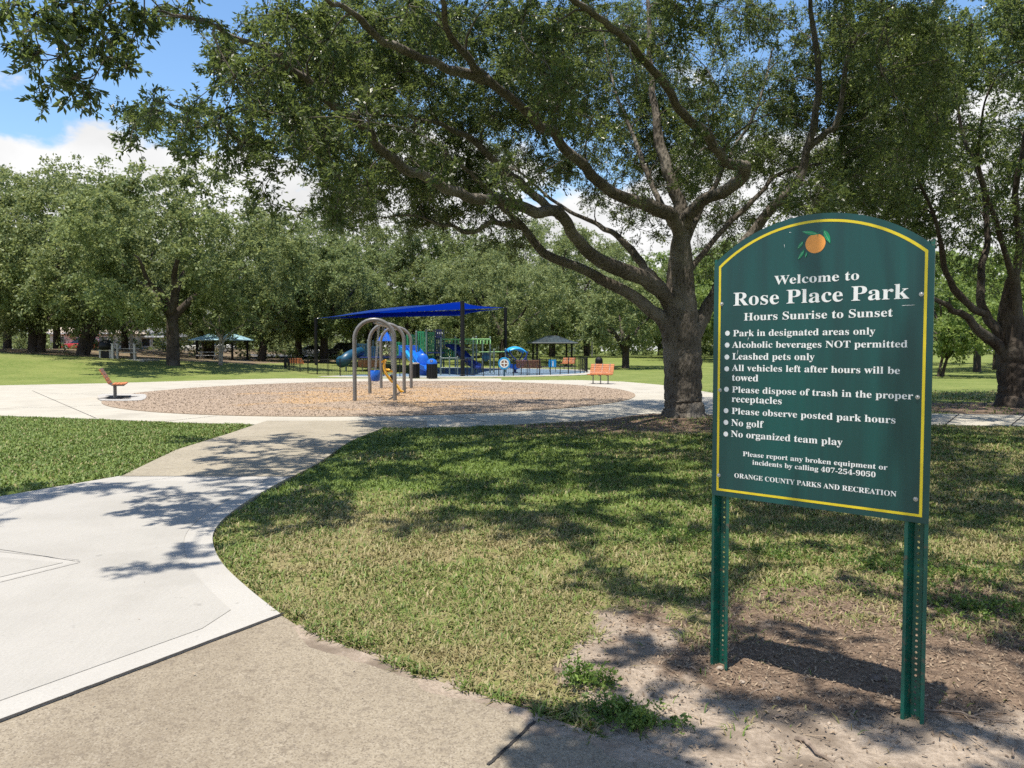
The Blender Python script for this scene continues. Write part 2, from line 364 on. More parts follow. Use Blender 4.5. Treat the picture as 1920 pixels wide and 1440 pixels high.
def masks(x, y):
    dd = np.hypot((x-2.05)/1.75, (y-3.1)/1.5); dirt = 1-sstep(.45, 1.3, dd+1.0*(fbm(x*1.6, y*1.6)-.5))
    dd2 = np.hypot((x-.66)/.46, (y-3.85)/1.15); dirt = np.maximum(dirt, 1-sstep(.4, 1.3, dd2+.9*(fbm(x*2.1+9, y*2.1)-.5)))
    # worn lip along the old walk
    px = np.array(front_r); de = np.min(np.hypot(x[..., None]-px[:, 0], y[..., None]-px[:, 1]), -1) if x.size < 400000 else np.ones_like(x)
    dirt = np.maximum(dirt, .9*(1-sstep(.03, .2, de))*(x > -1.2))
    lit = np.maximum(1-sstep(.4, 1.15, np.hypot((x-tx-.2)/6.0, (y-ty+.6)/2.6)), 1-sstep(.6, 1.2, np.hypot((x-14.6)/4.5, (y-21)/3.0)))
    lit = np.maximum(lit, .74*(1-sstep(.6, 1.2, np.hypot((x-2.0)/1.5, (y-3.9)/.75))))
    lit = np.maximum(lit, .62*(1-sstep(.5, 1.2, np.hypot((x-2.6)/2.6, (y-4.4)/1.3))))
    dry = np.clip((1-sstep(3.6, 10.5, y+5.0*(fbm(x*.8, y*.8+5)-.5)))*.72*(x > -3.2)+.38*(fbm(x*.6+3, y*.6) > .52)*(x > -2.5)+.22*sstep(0, 4, x), 0, 1)
    dry = np.where(x < -3.2-(y-9)*.12, .12, dry)
    return dirt, lit, dry
small = (np.abs(X) < 20) & (Y > -2) & (Y < 30)
D = np.zeros_like(X); L = np.zeros_like(X); DR = np.full_like(X, .18)
d_, l_, r_ = masks(X[small], Y[small]); D[small] = d_; L[small] = l_; DR[small] = r_
Z = Z+np.where(small, .05*(fbm(X*1.1, Y*1.1)-.5)*(Y < 16)+D*.05*(fbm(X*5, Y*5)-.5)+D*.02*(fbm(X*14, Y*14)-.5)+.10*(1-sstep(.3, 1.0, np.hypot(X-tx, Y-ty)/2.2)), 0)
Z = np.where(incon, np.minimum(Z, gh(X, Y)-.05), Z)
DR = np.where((X < -8) & (Y > 48), .3, DR)
L = np.where((X < -18) & (Y > 54), np.maximum(L, .62), L)
def gz(x, y):                         # ground height at fine detail (nearest grid value)
    i = np.clip(np.searchsorted(gx, x), 1, len(gx)-1); j = np.clip(np.searchsorted(gy, y), 1, len(gy)-1)
    fx = np.clip((x-gx[i-1])/(gx[i]-gx[i-1]), 0, 1); fy = np.clip((y-gy[j-1])/(gy[j]-gy[j-1]), 0, 1)
    return (Z[j-1, i-1]*(1-fx)+Z[j-1, i]*fx)*(1-fy)+(Z[j, i-1]*(1-fx)+Z[j, i]*fx)*fy
ny, nx = X.shape; jj, ii = np.meshgrid(np.arange(ny-1), np.arange(nx-1), indexing='ij'); b = jj*nx+ii
lawn = struct(fastmesh('lawn', np.stack([X, Y, Z], -1).reshape(-1, 3), np.stack([b, b+1, b+nx+1, b+nx], -1).reshape(-1, 4), LAWN, None, {'dirt': D.ravel(), 'litter': L.ravel(), 'dry': DR.ravel()}, True))

def slab(name, poly, mat, top, th=.12):
    a = sum(poly[i][0]*poly[(i+1) % len(poly)][1]-poly[(i+1) % len(poly)][0]*poly[i][1] for i in range(len(poly)))
    if a < 0: poly = poly[::-1]
    return struct(MB().prism(poly, top-th, top).build(name, mat))
slab('loop_path', loop_out, CLOOP, .010)
slab('curving_path', tan_path, CTAN, .016)
slab('concrete_walk', new_slab, CEDGE, .026)
slab('aggregate_walk', agg, CAGG, .020)
slab('playground_apron', apron, CLOOP, .014)
slab('side_path', GP([(455, 690.5), (500, 687), (545, 684.5), (575, 690), (560, 703), (530, 699), (500, 694)]), CLOOP, .018)
slab('play_surface', ell(11, 11, 72, (-5.5, 57.7)), RUBBER, .022)
# broom-finished field of the new slab, inside its smooth trowelled border
def inset(poly, d):
    P = np.array(poly); n = len(P); o = []
    ar = sum(P[i][0]*P[(i+1) % n][1]-P[(i+1) % n][0]*P[i][1] for i in range(n)); sg = 1 if ar > 0 else -1
    for i in range(n):
        t = P[(i+1) % n]-P[i-1]; t /= np.linalg.norm(t)+1e-9; o.append(P[i]+sg*d*np.array((-t[1], t[0])))
    return [tuple(p) for p in o]
jb = G(-500, 1245); a0 = np.array(G(528, 1160)); a1 = np.array(jl); u = (a1-a0)/np.linalg.norm(a1-a0); nrm = np.array((u[1], -u[0])); nrm *= np.sign(nrm[1])
ec = inset([tuple(p) for p in edge_curve]+[G(225, 896), (-9, 3), jl], .22)[1:len(edge_curve)-1]
pj = np.array(G(150, 1062)); pA = np.array(G(-500, 940)); pB = np.array(G(-500, 1240))
field = [tuple(a0+nrm*.2+u*.42), *[p for p in ec[2:]], tuple(np.array(G(480, 905))), tuple(np.array(G(235, 906))), tuple(np.array(G(0, 944))), tuple(np.array(G(-300, 985)))]
f1 = [tuple(a0+nrm*.2+u*.40)]+ec[2:]+[G(470, 906), G(235, 907), G(0, 945), G(-260, 985), tuple(np.array(G(-260, 1014))), G(150, 1057), G(-260, 1168), tuple(a0+nrm*.2+u*4.6)]
f2 = [G(118, 1062), G(-260, 1028), G(-260, 1150)]
slab('broomed_walk_field', f1, CNEW, .0295, .02); slab('broomed_walk_panel', f2, CNEW, .0295, .02)
def strip(name, pts, wd, mat, z):
    P = np.array(pts); T = np.gradient(P, axis=0); T /= np.linalg.norm(T, axis=1)[:, None]; Nn = np.stack([-T[:, 1], T[:, 0]], 1)*wd/2
    V = [(*p, z) for p in P+Nn]+[(*p, z) for p in P-Nn]; n = len(P)
    return struct(MB().add(V, [(i, i+1, n+i+1, n+i) for i in range(n-1)]).build(name, mat))
def line(a, b, n=24, wob=.0012):
    a = np.array(a); b = np.array(b); return [a+(b-a)*t+rng.normal(0, wob, 2) for t in np.linspace(0, 1, n)]
strip('path_joint', line(a0-u*.02, a1, 60), .017, JOINT, .0305)
strip('path_joint', line(G(1003, 1362), G(915, 1445)), .014, JOINT, .0245)
strip('path_joint', line(G(225, 897), G(545, 897)), .018, JOINT, .0305)
for (p, q) in (((0, 1037), (150, 1060)), ((0, 1100), (150, 1062))): strip('path_joint', line(G(*p), G(*q)), .010, paint('groove', (.33, .315, .29), .9), .0335)
for i, t in enumerate(np.linspace(2.6, 6.9, 15)):
    e = np.array((math.cos(t), math.sin(t)))
    if i % 2 == 0: strip('path_joint', line(ring_c+e*(9.3, 10.7), ring_c+e*(12.2, 12.7), 6), .022, JOINT, .0145)
for px_ in (1770, 1895, 1640): strip('path_joint', line(G(px_, 799), G(px_+28, 777), 6), .03, JOINT, .0145)
strip('path_joint', line(G(60, 733), G(180, 785), 8), .02, JOINT, .0145)
# mulch bed, its edging and loose chips
slab('mulch_bed', ell(9.2, 10.6, 96), MULCH, .030, .2)
N = 60000; a = rng.random(N)*2*math.pi; r = np.sqrt(rng.random(N)); cx = ring_c[0]+9.15*r*np.cos(a); cy = ring_c[1]+10.55*r*np.sin(a)
def flakes(cx, cy, cz, s, mat, name, asp=.35, tilt=.5):
    n = len(cx); a = rng.random(n)*6.283; t = (rng.random(n)-.5)*2*tilt; t2 = (rng.random(n)-.5)*tilt
    ux = np.stack([np.cos(a), np.sin(a), np.sin(t)], 1)*(s*.5)[:, None]; vx = np.stack([-np.sin(a), np.cos(a), np.sin(t2)], 1)*(s*asp*.5)[:, None]
    c = np.stack([cx, cy, cz], 1); V = np.stack([c-ux-vx*.7, c+ux*.9-vx, c+ux+vx*.7, c-ux*.8+vx], 1).reshape(-1, 3); F = np.arange(4*n).reshape(-1, 4)
    return struct(fastmesh(name, V, F, mat, None, {'rnd': np.repeat(rng.random(n), 4)}), 'stuff')
flakes(cx, cy, np.full(N, .04), .02+.04*rng.random(N), CHIP, 'wood_chips', .5, .5)

# grass blades
def grass(regions):
    Vs = []; rn = []; dr = []
    for (x0, x1, y0, y1, dens, hgt, wd, test) in regions:
        n = int((x1-x0)*(y1-y0)*dens); x = x0+(x1-x0)*rng.random(n); y = y0+(y1-y0)*rng.random(n)
        k = test(x, y); x, y = x[k], y[k]
        vis = np.abs(x) < y*.70+.6; x, y = x[vis], y[vis]
        for p in pads.values():
            k = ~inpoly(x, y, p); x, y = x[k], y[k]
        m, l, d = masks(x, y)
        prob = (.006+.994*(1-sstep(.2, .85, m+.7*(fbm(x*4, y*4)-.5))))*(1-.85*sstep(.3, .75, l+.8*(fbm(x*1.5, y*1.5)-.5)))*(.45+.9*sstep(.35, .6, fbm(x*2.2+40, y*2.2)))
        k = rng.random(len(x)) < prob; x, y, d = x[k], y[k], d[k]
        z = gz(x, y); n = len(x); a = rng.random(n)*6.283; h = hgt*(.30+.75*rng.random(n)**1.3); ln = hgt*(.35+1.25*rng.random(n))
        ex = np.stack([np.cos(a), np.sin(a), np.zeros(n)], 1); sx = np.stack([-np.sin(a), np.cos(a), np.zeros(n)], 1)*(wd*(.6+.8*rng.random(n)))[:, None]/2
        c = np.stack([x, y, z-.004], 1); up = np.array((0, 0, 1.))
        mid = c+ex*(ln*.4)[:, None]+up*(h*.75)[:, None]; tip = c+ex*ln[:, None]+up*(h*(.75+.35*rng.random(n)))[:, None]
        Vs.append(np.stack([c-sx, c+sx, mid+sx, mid-sx, tip+sx*.15, tip-sx*.15], 1).reshape(-1, 3))
        pd = np.clip(d*(.35+1.0*fbm(x*3, y*3)), 0, 1); rn.append(np.repeat(rng.random(n), 6)); dr.append(np.repeat((rng.random(n) < pd)*(.6+.4*rng.random(n)), 6))
    e = np.array(front_r); k = rng.integers(0, len(e)-1, 3000); t = rng.random(3000)[:, None]; q = e[k]*(1-t)+e[k+1]*t; dv = (e[k+1]-e[k]); dv /= np.linalg.norm(dv, axis=1)[:, None]; q = q+np.stack([-dv[:, 1], dv[:, 0]], 1)*(np.abs(rng.normal(.03, .07, 3000)))[:, None]
    kk = (fbm(q[:, 0]*3.5, q[:, 1]*3.5, 3) > .5) & (q[:, 0] < .35); q = q[kk]; n = len(q); a = rng.random(n)*6.283; h = .025+.045*rng.random(n); ln = .02+.05*rng.random(n)
    ex = np.stack([np.cos(a), np.sin(a), np.zeros(n)], 1); sx = np.stack([-np.sin(a), np.cos(a), np.zeros(n)], 1)*(.003+.002*rng.random(n))[:, None]; c = np.stack([q[:, 0], q[:, 1], gz(q[:, 0], q[:, 1])], 1)
    mid = c+ex*(ln*.35)[:, None]+np.array((0, 0, 1.))*(h*.75)[:, None]; tip = c+ex*(ln*1.2)[:, None]+np.array((0, 0, 1.))*(h*.85)[:, None]
    Vs.append(np.stack([c-sx, c+sx, mid+sx, mid-sx, tip+sx*.15, tip-sx*.15], 1).reshape(-1, 3)); rn.append(np.repeat(.8*rng.random(n), 6)); dr.append(np.repeat((rng.random(n) < .40)*.8, 6))
    V = np.concatenate(Vs); n = len(V)//6; b = np.arange(n)[:, None]*6
    F = np.concatenate([b+np.array((0, 1, 2, 3)), b+np.array((3, 2, 4, 5))])
    print('grass blades', n)
    return struct(fastmesh('grass', V, F, GRASS, None, {'rnd': np.concatenate(rn), 'dry': np.concatenate(dr)}, True), 'stuff')
T1 = lambda x, y: np.ones(len(x), bool)
grass([(-3.2, 5.5, 2.6, 5.0, 5200, .042, .0062, T1), (-3.6, 7, 5, 7.5, 3400, .046, .008, T1), (-5.5, 9.5, 7.5, 11, 1900, .05, .011, T1), (-8, 13, 11, 17.5, 900, .055, .016, T1),
       (-16, -4, 8, 20, 1100, .055, .015, T1), (4.5, 22, 17, 30, 130, .07, .03, T1)])

# ------------------------------------------------------------------ trees
def leaves(C0, rad, nl, size, drop=.25, asp=.38, young=.06, flat=.75, twig=9):
    """leaf-sized faces strung along short twigs inside each clump; returns arrays"""
    K = len(C0); rad = np.broadcast_to(rad, (K,)); nl = np.broadcast_to(nl, (K,)).astype(int)
    tot = int(nl.sum()); ci = np.repeat(np.arange(K), nl)
    nt_ = K*twig; td = rng.normal(size=(nt_, 3)); td /= np.linalg.norm(td, axis=1)[:, None]; td[:, 2] = td[:, 2]*flat-drop*rng.random(nt_)
    tl = (.55+.6*rng.random(nt_))*np.repeat(rad, twig); t0 = rng.normal(size=(nt_, 3))*.22*np.repeat(rad, twig)[:, None]
    ti = ci*twig+rng.integers(0, twig, tot); t = .15+.85*rng.random(tot)**.8
    pos = C0[ci]+t0[ti]+td[ti]*(tl[ti]*t)[:, None]+rng.normal(size=(tot, 3))*(.07*rad[ci])[:, None]; pos[:, 2] -= (t*t)*.18*rad[ci]
    ax = td[ti]+rng.normal(size=(tot, 3))*.75; ax[:, 2] -= .15; ax /= np.linalg.norm(ax, axis=1)[:, None]
    nr = rng.normal(size=(tot, 3))*.8+np.array((0, 0, 1.)); s = np.cross(ax, nr); s /= np.linalg.norm(s, axis=1)[:, None]+1e-9; up = np.cross(s, ax)
    sz = size*(.6+.8*rng.random(tot)); A = ax*sz[:, None]; S = s*(sz*asp*.5)[:, None]; U = up*(sz*.10)[:, None]
    V = np.stack([pos, pos+A*.5+S+U, pos+A, pos+A*.5-S+U], 1).reshape(-1, 3)
    ck = rng.random(K)[ci]*.88; ck = np.where(rng.random(tot) < young*.4, .97, ck); yc = (rng.random(nt_) < young)[ti]; ck = np.where(yc, 1.0, ck)
    rv = np.clip(.35*rng.random(K)[ci]+.75*rng.random(tot)*rng.random(tot)**.3, 0, 1)
    return V, np.repeat(rv, 4), np.repeat(ck, 4), (C0, t0, td, tl, twig)
def leafmesh(name, V, rv, ck, mat, parent): return fastmesh(name, V, np.arange(len(V)).reshape(-1, 4), mat, parent, {'rnd': rv, 'clump': ck})
def wander(P, amp):
    P = np.array(P); n = len(P); o = rng.normal(size=(n, 3))*amp; o[0] = 0; o[-1] = 0
    for _ in range(2): o[1:-1] = (o[:-2]+2*o[1:-1]+o[2:])/4
    return P+o
def big_oak(root, limbs, clumps, crad, nl, size, bark, leafm, twigs=True, young=.06):
    """limbs: list of (points, r0, r1) in world space; clumps: centres reached by grown branches"""
    loc = np.array(root.location); nodes = []; nrad = []; ndir = []
    for (P, r0, r1, nm, sides) in limbs:
        r0, r1 = (r0, r1) if nm == 'trunk' else (r0*.72, r1*.42); S = smooth(P, 7); S = wander(S, .035 if nm != 'trunk' else .015); t = np.linspace(0, 1, len(S)); rr = r0+(r1-r0)*t**.8
        rr = rr*(1+.10*(vnoise(t*9+r0*50, t*0+3)-.5)*2)
        if nm == 'trunk': rr = np.array([np.interp(q, [0, .035, .08, .16, .33, .55, .72, 1], [r0*1.7, r0*1.4, r0*1.15, r0*1.0, r0*.96, r0*1.02, r0*.78, r1*.5]) for q in t])
        V, F = tube(S, rr, sides, .10); V = V-loc
        fastmesh(nm, V, F, bark, root, None, True)
        if nm != 'trunk' or True:
            k = slice(2, None, 2); nodes.append(S[k]); nrad.append(rr[k]); ndir.append(np.gradient(S, axis=0)[k])
    nodes = np.concatenate(nodes); nrad = np.concatenate(nrad); ndir = np.concatenate(ndir); ndir /= np.linalg.norm(ndir, axis=1)[:, None]+1e-9
    clumps = np.array(clumps); d0 = np.array([np.min(np.linalg.norm(nodes-c, axis=1)) for c in clumps]); order = np.argsort(d0)
    BV = []; BF = []; nb = 0
    for i in order:
        c = clumps[i]; dv = c-nodes; d = np.linalg.norm(dv, axis=1)+1e-6; al = (dv*ndir).sum(1)/d
        cost = d*(1.35-.35*al)+(nodes[:, 2] > c[2]+1.0)*.8+(nrad > .24)*1.2; q = int(np.argmin(cost)); Lb = d[q]
        if Lb < .25: continue
        a = nodes[q]; mid = a+ndir[q]*Lb*.35+dv[q]*.25+np.array((0, 0, .10*Lb)); n = max(4, int(Lb/.35)+2); t = np.linspace(0, 1, n)[:, None]
        P = wander((1-t)**2*a+2*t*(1-t)*mid+t*t*c, .045*min(Lb, 2)); r0 = min(nrad[q]*.75, .011+.017*Lb); rr = r0+(.007-r0)*np.linspace(0, 1, n)**.7
        V, F = tube(P, rr, 6 if r0 > .03 else 4); BV.append(V); BF.append(F+nb); nb += len(V)
        s = slice(1, None); nodes = np.concatenate([nodes, P[s]]); nrad = np.concatenate([nrad, rr[s]]); g = np.gradient(P, axis=0)[s]; ndir = np.concatenate([ndir, g/(np.linalg.norm(g, axis=1)[:, None]+1e-9)])
    V, rv, ck, (C0, t0, td, tl, tw) = leaves(clumps, crad, nl, size, young=young)
    if twigs:
        k = np.arange(len(td)); s = np.repeat(np.arange(len(C0)), tw)
        A = C0[s]; M_ = C0[s]+t0+td*(tl*.45)[:, None]; E = C0[s]+t0*1+td*tl[:, None]; E[:, 2] -= .15*np.repeat(np.broadcast_to(crad, (len(C0),)), tw)
        a = np.array([(0, 0, 0)]); n = len(k); w3 = np.array([(1, 0, 0), (-.5, .87, 0), (-.5, -.87, .3)])
        ring = lambda Pp, r: Pp[:, None, :]+w3[None]*r
        TV = np.concatenate([ring(A, .006), ring(M_, .0045), ring(E, .002)], 1).reshape(-1, 3); b = (np.arange(n)*9)[:, None]
        TF = np.concatenate([b+np.array((j*3+i, j*3+(i+1) % 3, j*3+3+(i+1) % 3, j*3+3+i)) for j in (0, 1) for i in range(3)])
        BV.append(TV); BF.append(TF+nb)
    fastmesh('branch', np.concatenate(BV)-loc, np.concatenate(BF), bark, root, None, True)
    print('oak leaves', len(V)//4)
    leafmesh('crown', V-loc, rv, ck, leafm, root)
    return root
LIMBPX = []
def limb_px():
    global LIMBPX; o = []
    for P, r0, r1, nm, sd in lim:
        S_ = smooth(P, 8)
        for i, p in enumerate(S_):
            c = p-np.array((0, 0, EYE)); dpt = c[1]*cP-c[2]*sP; o.append((960+FPX*c[0]/dpt, 720-FPX*(c[1]*sP+c[2]*cP)/dpt, p[1], (r0+(r1-r0)*i/len(S_))*FPX/p[1]))
    LIMBPX = np.array(o)
def fill(poly, n, z0, z1, r, gapn=.0, bias=1.0):
    if not len(LIMBPX): limb_px()
    o = []; xs = [p[0] for p in poly]; ys = [p[1] for p in poly]; tries = 0
    while len(o) < n and tries < 60*n:
        tries += 1; px = random.uniform(min(xs), max(xs)); py = random.uniform(min(ys), max(ys))
        if not bool(inpoly(np.array(px), np.array(py), poly)): continue
        if fbm(np.array(px/90.), np.array(py/90.+7), 2) < gapn: continue
        z = z0+(z1-z0)*random.random()**bias
        dl = np.hypot(LIMBPX[:, 0]-px, LIMBPX[:, 1]-py)-LIMBPX[:, 3]; k = (dl < 40*12/z) & (LIMBPX[:, 2] > z-.6)
        if k.any() and random.random() < .88: z = LIMBPX[k, 2].max()+random.uniform(.7, 3.0)
        p = W(px, py, z)
        o.append(p)
    return o
TY = ty
def LP(pts, ys): return [W(p[0], p[1], y) for p, y in zip(pts, ys)]
oak = thing('oak_tree', 'huge spreading oak just behind the green sign, its limbs sweeping left over the path', 'tree', (tx, ty, 0))
trunk_pts = [np.array((tx, ty, -.15)), np.array((tx, ty, .25)), W(1281, 740, ty), W(1280, 690, ty), W(1277, 640, ty), W(1275, 590, ty), W(1276, 535, ty), W(1277, 470, ty-.08), W(1277, 425, ty-.1)]
lim = [(trunk_pts, .43, .31, 'trunk', 26)]
for k in range(9):
    a_ = k*.7+random.uniform(-.2, .2); Lr = random.uniform(.9, 1.9); q = [(tx+math.cos(a_)*.30, ty+math.sin(a_)*.30, .24), (tx+math.cos(a_)*.60, ty+math.sin(a_)*.60, .07), (tx+math.cos(a_+.15)*(.6+Lr*.4), ty+math.sin(a_+.15)*(.6+Lr*.4), .03), (tx+math.cos(a_+.3)*(.6+Lr), ty+math.sin(a_+.3)*(.6+Lr), -.06)]
    lim.append(([np.array(p) for p in q], .11, .03, 'root', 10))
def lb(pts, ys, r0, r1, s=12): lim.append((LP(pts, ys), r0, r1, 'limb', s))
Y0 = ty
lb([(1262, 622), (1235, 592), (1160, 542), (1095, 507), (1019, 470), (979, 427), (954, 402), (905, 345), (850, 300)], [Y0, Y0-.1, Y0-.5, Y0-.8, Y0-1.2, Y0-1.6, Y0-1.8, Y0-2.4, Y0-3], .26, .07)
lb([(975, 424), (935, 415), (884, 434), (840, 424), (780, 405), (720, 410)], [Y0-1.6, Y0-1.5, Y0-1.3, Y0-1.2, Y0-1, Y0-.8], .11, .04, 9)
lb([(1268, 590), (1245, 555), (1198, 520), (1121, 488), (1081, 448), (1052, 405), (1001, 394), (928, 375), (862, 363), (804, 332), (757, 316), (709, 270), (673, 226), (634, 203), (580, 150), (529, 113), (474, 84), (410, 52), (330, 30)],
   [Y0, Y0-.2, Y0-.6, Y0-1.2, Y0-1.8, Y0-2.3, Y0-2.9, Y0-3.6, Y0-4.2, Y0-4.8, Y0-5.2, Y0-5.7, Y0-6.1, Y0-6.5, Y0-7, Y0-7.4, Y0-7.8, Y0-8.4, Y0-9], .25, .05)
lb([(1050, 404), (1020, 380), (983, 350), (939, 313), (888, 266), (833, 237), (782, 222), (698, 219), (620, 205)], [Y0-2.3, Y0-2.3, Y0-2.4, Y0-2.5, Y0-2.7, Y0-2.9, Y0-3, Y0-3.2, Y0-3.4], .15, .045, 10)
lb([(1272, 560), (1276, 490), (1278, 420), (1266, 360), (1252, 318), (1236, 255), (1228, 200), (1222, 120), (1215, 20), (1205, -80)], [Y0, Y0, Y0-.1, Y0-.1, Y0, Y0+.2, Y0+.4, Y0+.7, Y0+1, Y0+1.3], .33, .06, 14)
lb([(1276, 440), (1258, 405), (1220, 386), (1139, 354), (1092, 310), (1037, 255), (994, 215), (921, 153), (877, 106), (855, 77), (833, 22), (815, -40)], [Y0-.1, Y0-.5, Y0-1, Y0-1.9, Y0-2.7, Y0-3.6, Y0-4.3, Y0-5.4, Y0-6.2, Y0-6.7, Y0-7.4, Y0-8], .24, .06)
lb([(915, 150), (850, 128), (782, 106), (720, 80), (673, 36), (625, 4), (570, -40)], [Y0-5.5, Y0-6.1, Y0-6.7, Y0-7.3, Y0-7.9, Y0-8.4, Y0-9], .12, .05, 10)
lb([(1276, 430), (1304, 388), (1369, 350), (1396, 316), (1362, 306), (1326, 255), (1275, 204), (1238, 150), (1183, 84), (1147, 47), (1085, 7), (1030, -40)], [Y0-.1, Y0-.5, Y0-1.2, Y0-1.9, Y0-2.6, Y0-3.4, Y0-4.2, Y0-5, Y0-6, Y0-6.6, Y0-7.5, Y0-8.2], .22, .07)
lb([(1292, 640), (1318, 595), (1345, 545), (1390, 465), (1439, 402), (1490, 346), (1512, 284), (1530, 204), (1533, 109), (1522, 11), (1515, -60)], [Y0, Y0, Y0-.1, Y0-.2, Y0-.3, Y0-.5, Y0-.6, Y0-.8, Y0-1, Y0-1.3, Y0-1.5], .27, .08)
lb([(1512, 280), (1545, 250), (1570, 225), (1585, 109), (1639, 29), (1680, -40)], [Y0-.6, Y0-.7, Y0-.9, Y0-1.3, Y0-1.8, Y0-2.2], .13, .05, 10)
lb([(1280, 530), (1307, 488), (1377, 412), (1439, 346), (1482, 318), (1560, 300), (1640, 262)], [Y0, Y0+.2, Y0+.6, Y0+1, Y0+1.2, Y0+1.6, Y0+2], .13, .04, 9)
lb([(1262, 575), (1235, 535), (1215, 508), (1183, 467), (1140, 430), (1103, 410), (1040, 380), (985, 330), (930, 300)], [Y0+.1, Y0+.2, Y0+.3, Y0+.6, Y0+1, Y0+1.3, Y0+1.8, Y0+2.3, Y0+2.8], .19, .05, 10)
lb([(1276, 470), (1262, 420), (1240, 380), (1205, 300), (1180, 240), (1150, 160), (1130, 60)], [Y0, Y0+.3, Y0+.5, Y0+1, Y0+1.4, Y0+1.8, Y0+2.2], .15, .05, 10)
lb([(1280, 480), (1300, 420), (1330, 360), (1370, 290), (1420, 200), (1450, 90)], [Y0, Y0+.3, Y0+.6, Y0+1, Y0+1.5, Y0+2], .14, .05, 10)
cl = []; cr_ = []; cn = []
def grp(P, r, n):
    for p in P: cl.append(p); cr_.append(r*random.uniform(.75, 1.25)); cn.append(int(n*random.uniform(.7, 1.3)))
# spray hanging in at the upper left corner
A_ = [(12, 10), (45, 5), (70, 30), (105, 15), (118, 48), (145, 30), (150, 62), (185, 25), (190, 60), (225, 40), (215, 80), (160, 92), (128, 85), (185, 100), (100, 70), (75, 95), (35, 92), (50, 118), (130, 118), (118, 140), (150, 145), (112, 165), (140, 180), (160, 172), (225, 110), (233, 128), (222, 60), (250, 15), (275, 35), (255, 60), (20, 30), (165, 10), (205, 5), (75, 188), (90, 40), (60, 60)]
limb_px()
grp([W(x+random.uniform(-8, 8), y+random.uniform(-6, 6), random.uniform(6.2, 7.2)) for x, y in A_], .145, 95)
grp(fill([(0, -220), (420, -220), (420, -75), (0, -60)], 40, 5.8, 7.5, 0), .24, 110)
grp(fill([(265, 10), (400, 5), (400, 45), (330, 62), (280, 55)], 10, 7.5, 8.8, 0), .15, 80)
grp(fill([(235, 205), (270, 180), (330, 200), (400, 165), (400, 80), (490, 20), (620, 20), (640, 230), (570, 405), (520, 410), (450, 365), (405, 305), (330, 280), (260, 285), (235, 250)], 135, 8.6, 12.5, 0, .33), .29, 165)
grp(fill([(400, 30), (620, 0), (640, 230), (560, 300), (430, 200)], 40, 9, 12.5, 0, .2), .36, 190)
grp(fill([(1090, 330), (1240, 330), (1250, 440), (1190, 460), (1110, 410)], 22, 13, 18.5, 0), .30, 120)
grp(fill([(1300, 380), (1420, 360), (1420, 470), (1340, 560), (1300, 500)], 34, 18, 24, 0), .42, 150)
grp(fill([(1420, 0), (1600, 0), (1600, 200), (1440, 220)], 40, 16.5, 20, 0), .45, 210)
grp(fill([(560, 0), (1250, 0), (1250, 330), (1120, 330), (960, 330), (890, 400), (760, 420), (640, 415), (575, 380)], 560, 8.5, 17.5, 0, .27, .8), .42, 260)
grp(fill([(600, 0), (1250, 0), (1250, 300), (900, 330), (640, 400)], 220, 17, 23, 0, .2), .7, 240)
grp(fill([(1090, 320), (1240, 320), (1240, 400), (1190, 430), (1110, 390)], 18, 14, 18, 0), .36, 150)
grp(fill([(560, 300), (960, 310), (1000, 460), (930, 480), (860, 420), (700, 430), (600, 420)], 80, 13, 18, 0, .33), .38, 190)
grp(fill([(1230, 0), (1760, 0), (1760, 260), (1620, 380), (1480, 400), (1380, 290), (1290, 390), (1235, 330)], 370, 10.5, 19, 0, .27), .45, 260)
grp(fill([(1230, 0), (1780, 0), (1780, 330), (1620, 400), (1480, 390), (1380, 330), (1300, 380), (1240, 320)], 140, 18, 25, 0, .2), .75, 240)
grp(fill([(1240, 230), (1760, 230), (1720, 380), (1600, 420), (1420, 420), (1300, 420)], 60, 19, 25, 0, .2), .6, 220)
# the top and the near side of the crown, above the picture
def over(n, x0, x1, y0, y1, h0, h1, r, nl, test=None):
    k = 0; t = 0
    while k < n and t < 60*n:
        t += 1; x, y, h = random.uniform(x0, x1), random.uniform(y0, y1), random.uniform(h0, h1)
        if h < 1.6+.50*y+r*1.6: continue
        sx, sy = x+.154*h, y+.18*h
        if test and not test(sx, sy): continue
        grp([np.array((x, y, h))], r, nl); k += 1
def lawnshade(sx, sy):
    p = sx/sy*1443+960; q = 657+1.6*1443/sy
    if p < 640 and q > 800: return False
    if q > 1010 and p < 1060: return False
    if q > 1100: return False
    return fbm(np.array(sx*.75+20), np.array(sy*.75), 3) > .34
def slabshade(sx, sy):
    p = sx/sy*1443+960; q = 657+1.6*1443/sy
    if p > 660 or q > 1075 or q < 800: return False
    if q > 985 and p < 230: return False
    if q < 915 and p < 330: return False
    return fbm(np.array(sx*.8+3), np.array(sy*1.4), 2) > .45
def dirtshade(sx, sy):
    p = sx/sy*1443+960; q = 657+1.6*1443/sy
    if q > 1270 and p < 850: return False
    if p < 1000 and q < 1310: return False
    if 1040 < p < 1500 and q > 1375 and fbm(np.array(sx*3.), np.array(sy*3.)) > .4: return False
    return fbm(np.array(sx*1.9+11), np.array(sy*2.4+5), 2) > .55
over(520, -2.5, 12, 5, 17, 6, 11.5, .5, 620, lawnshade)
over(75, -7.5, 0, 3.5, 13, 5.0, 9.5, .36, 420, slabshade)
over(12, -1.2, .3, 1.4, 2.6, 4.2, 5.6, .24, 330, lambda sx, sy: 850 < sx/sy*1443+960 < 1240 and 1335 < 657+1.6*1443/sy < 1500)
over(150, -.5, 9, .6, 6.5, 4.6, 8.0, .33, 330, dirtshade)
over(190, -4, 14, 12, 26, 9.8, 13, .8, 330)
over(150, 4, 16, 7, 14, 7.5, 11, .55, 420)
big_oak(oak, lim, cl, np.array(cr_), np.array(cn)*1.3, .067, BARK, LEAF, young=.035)

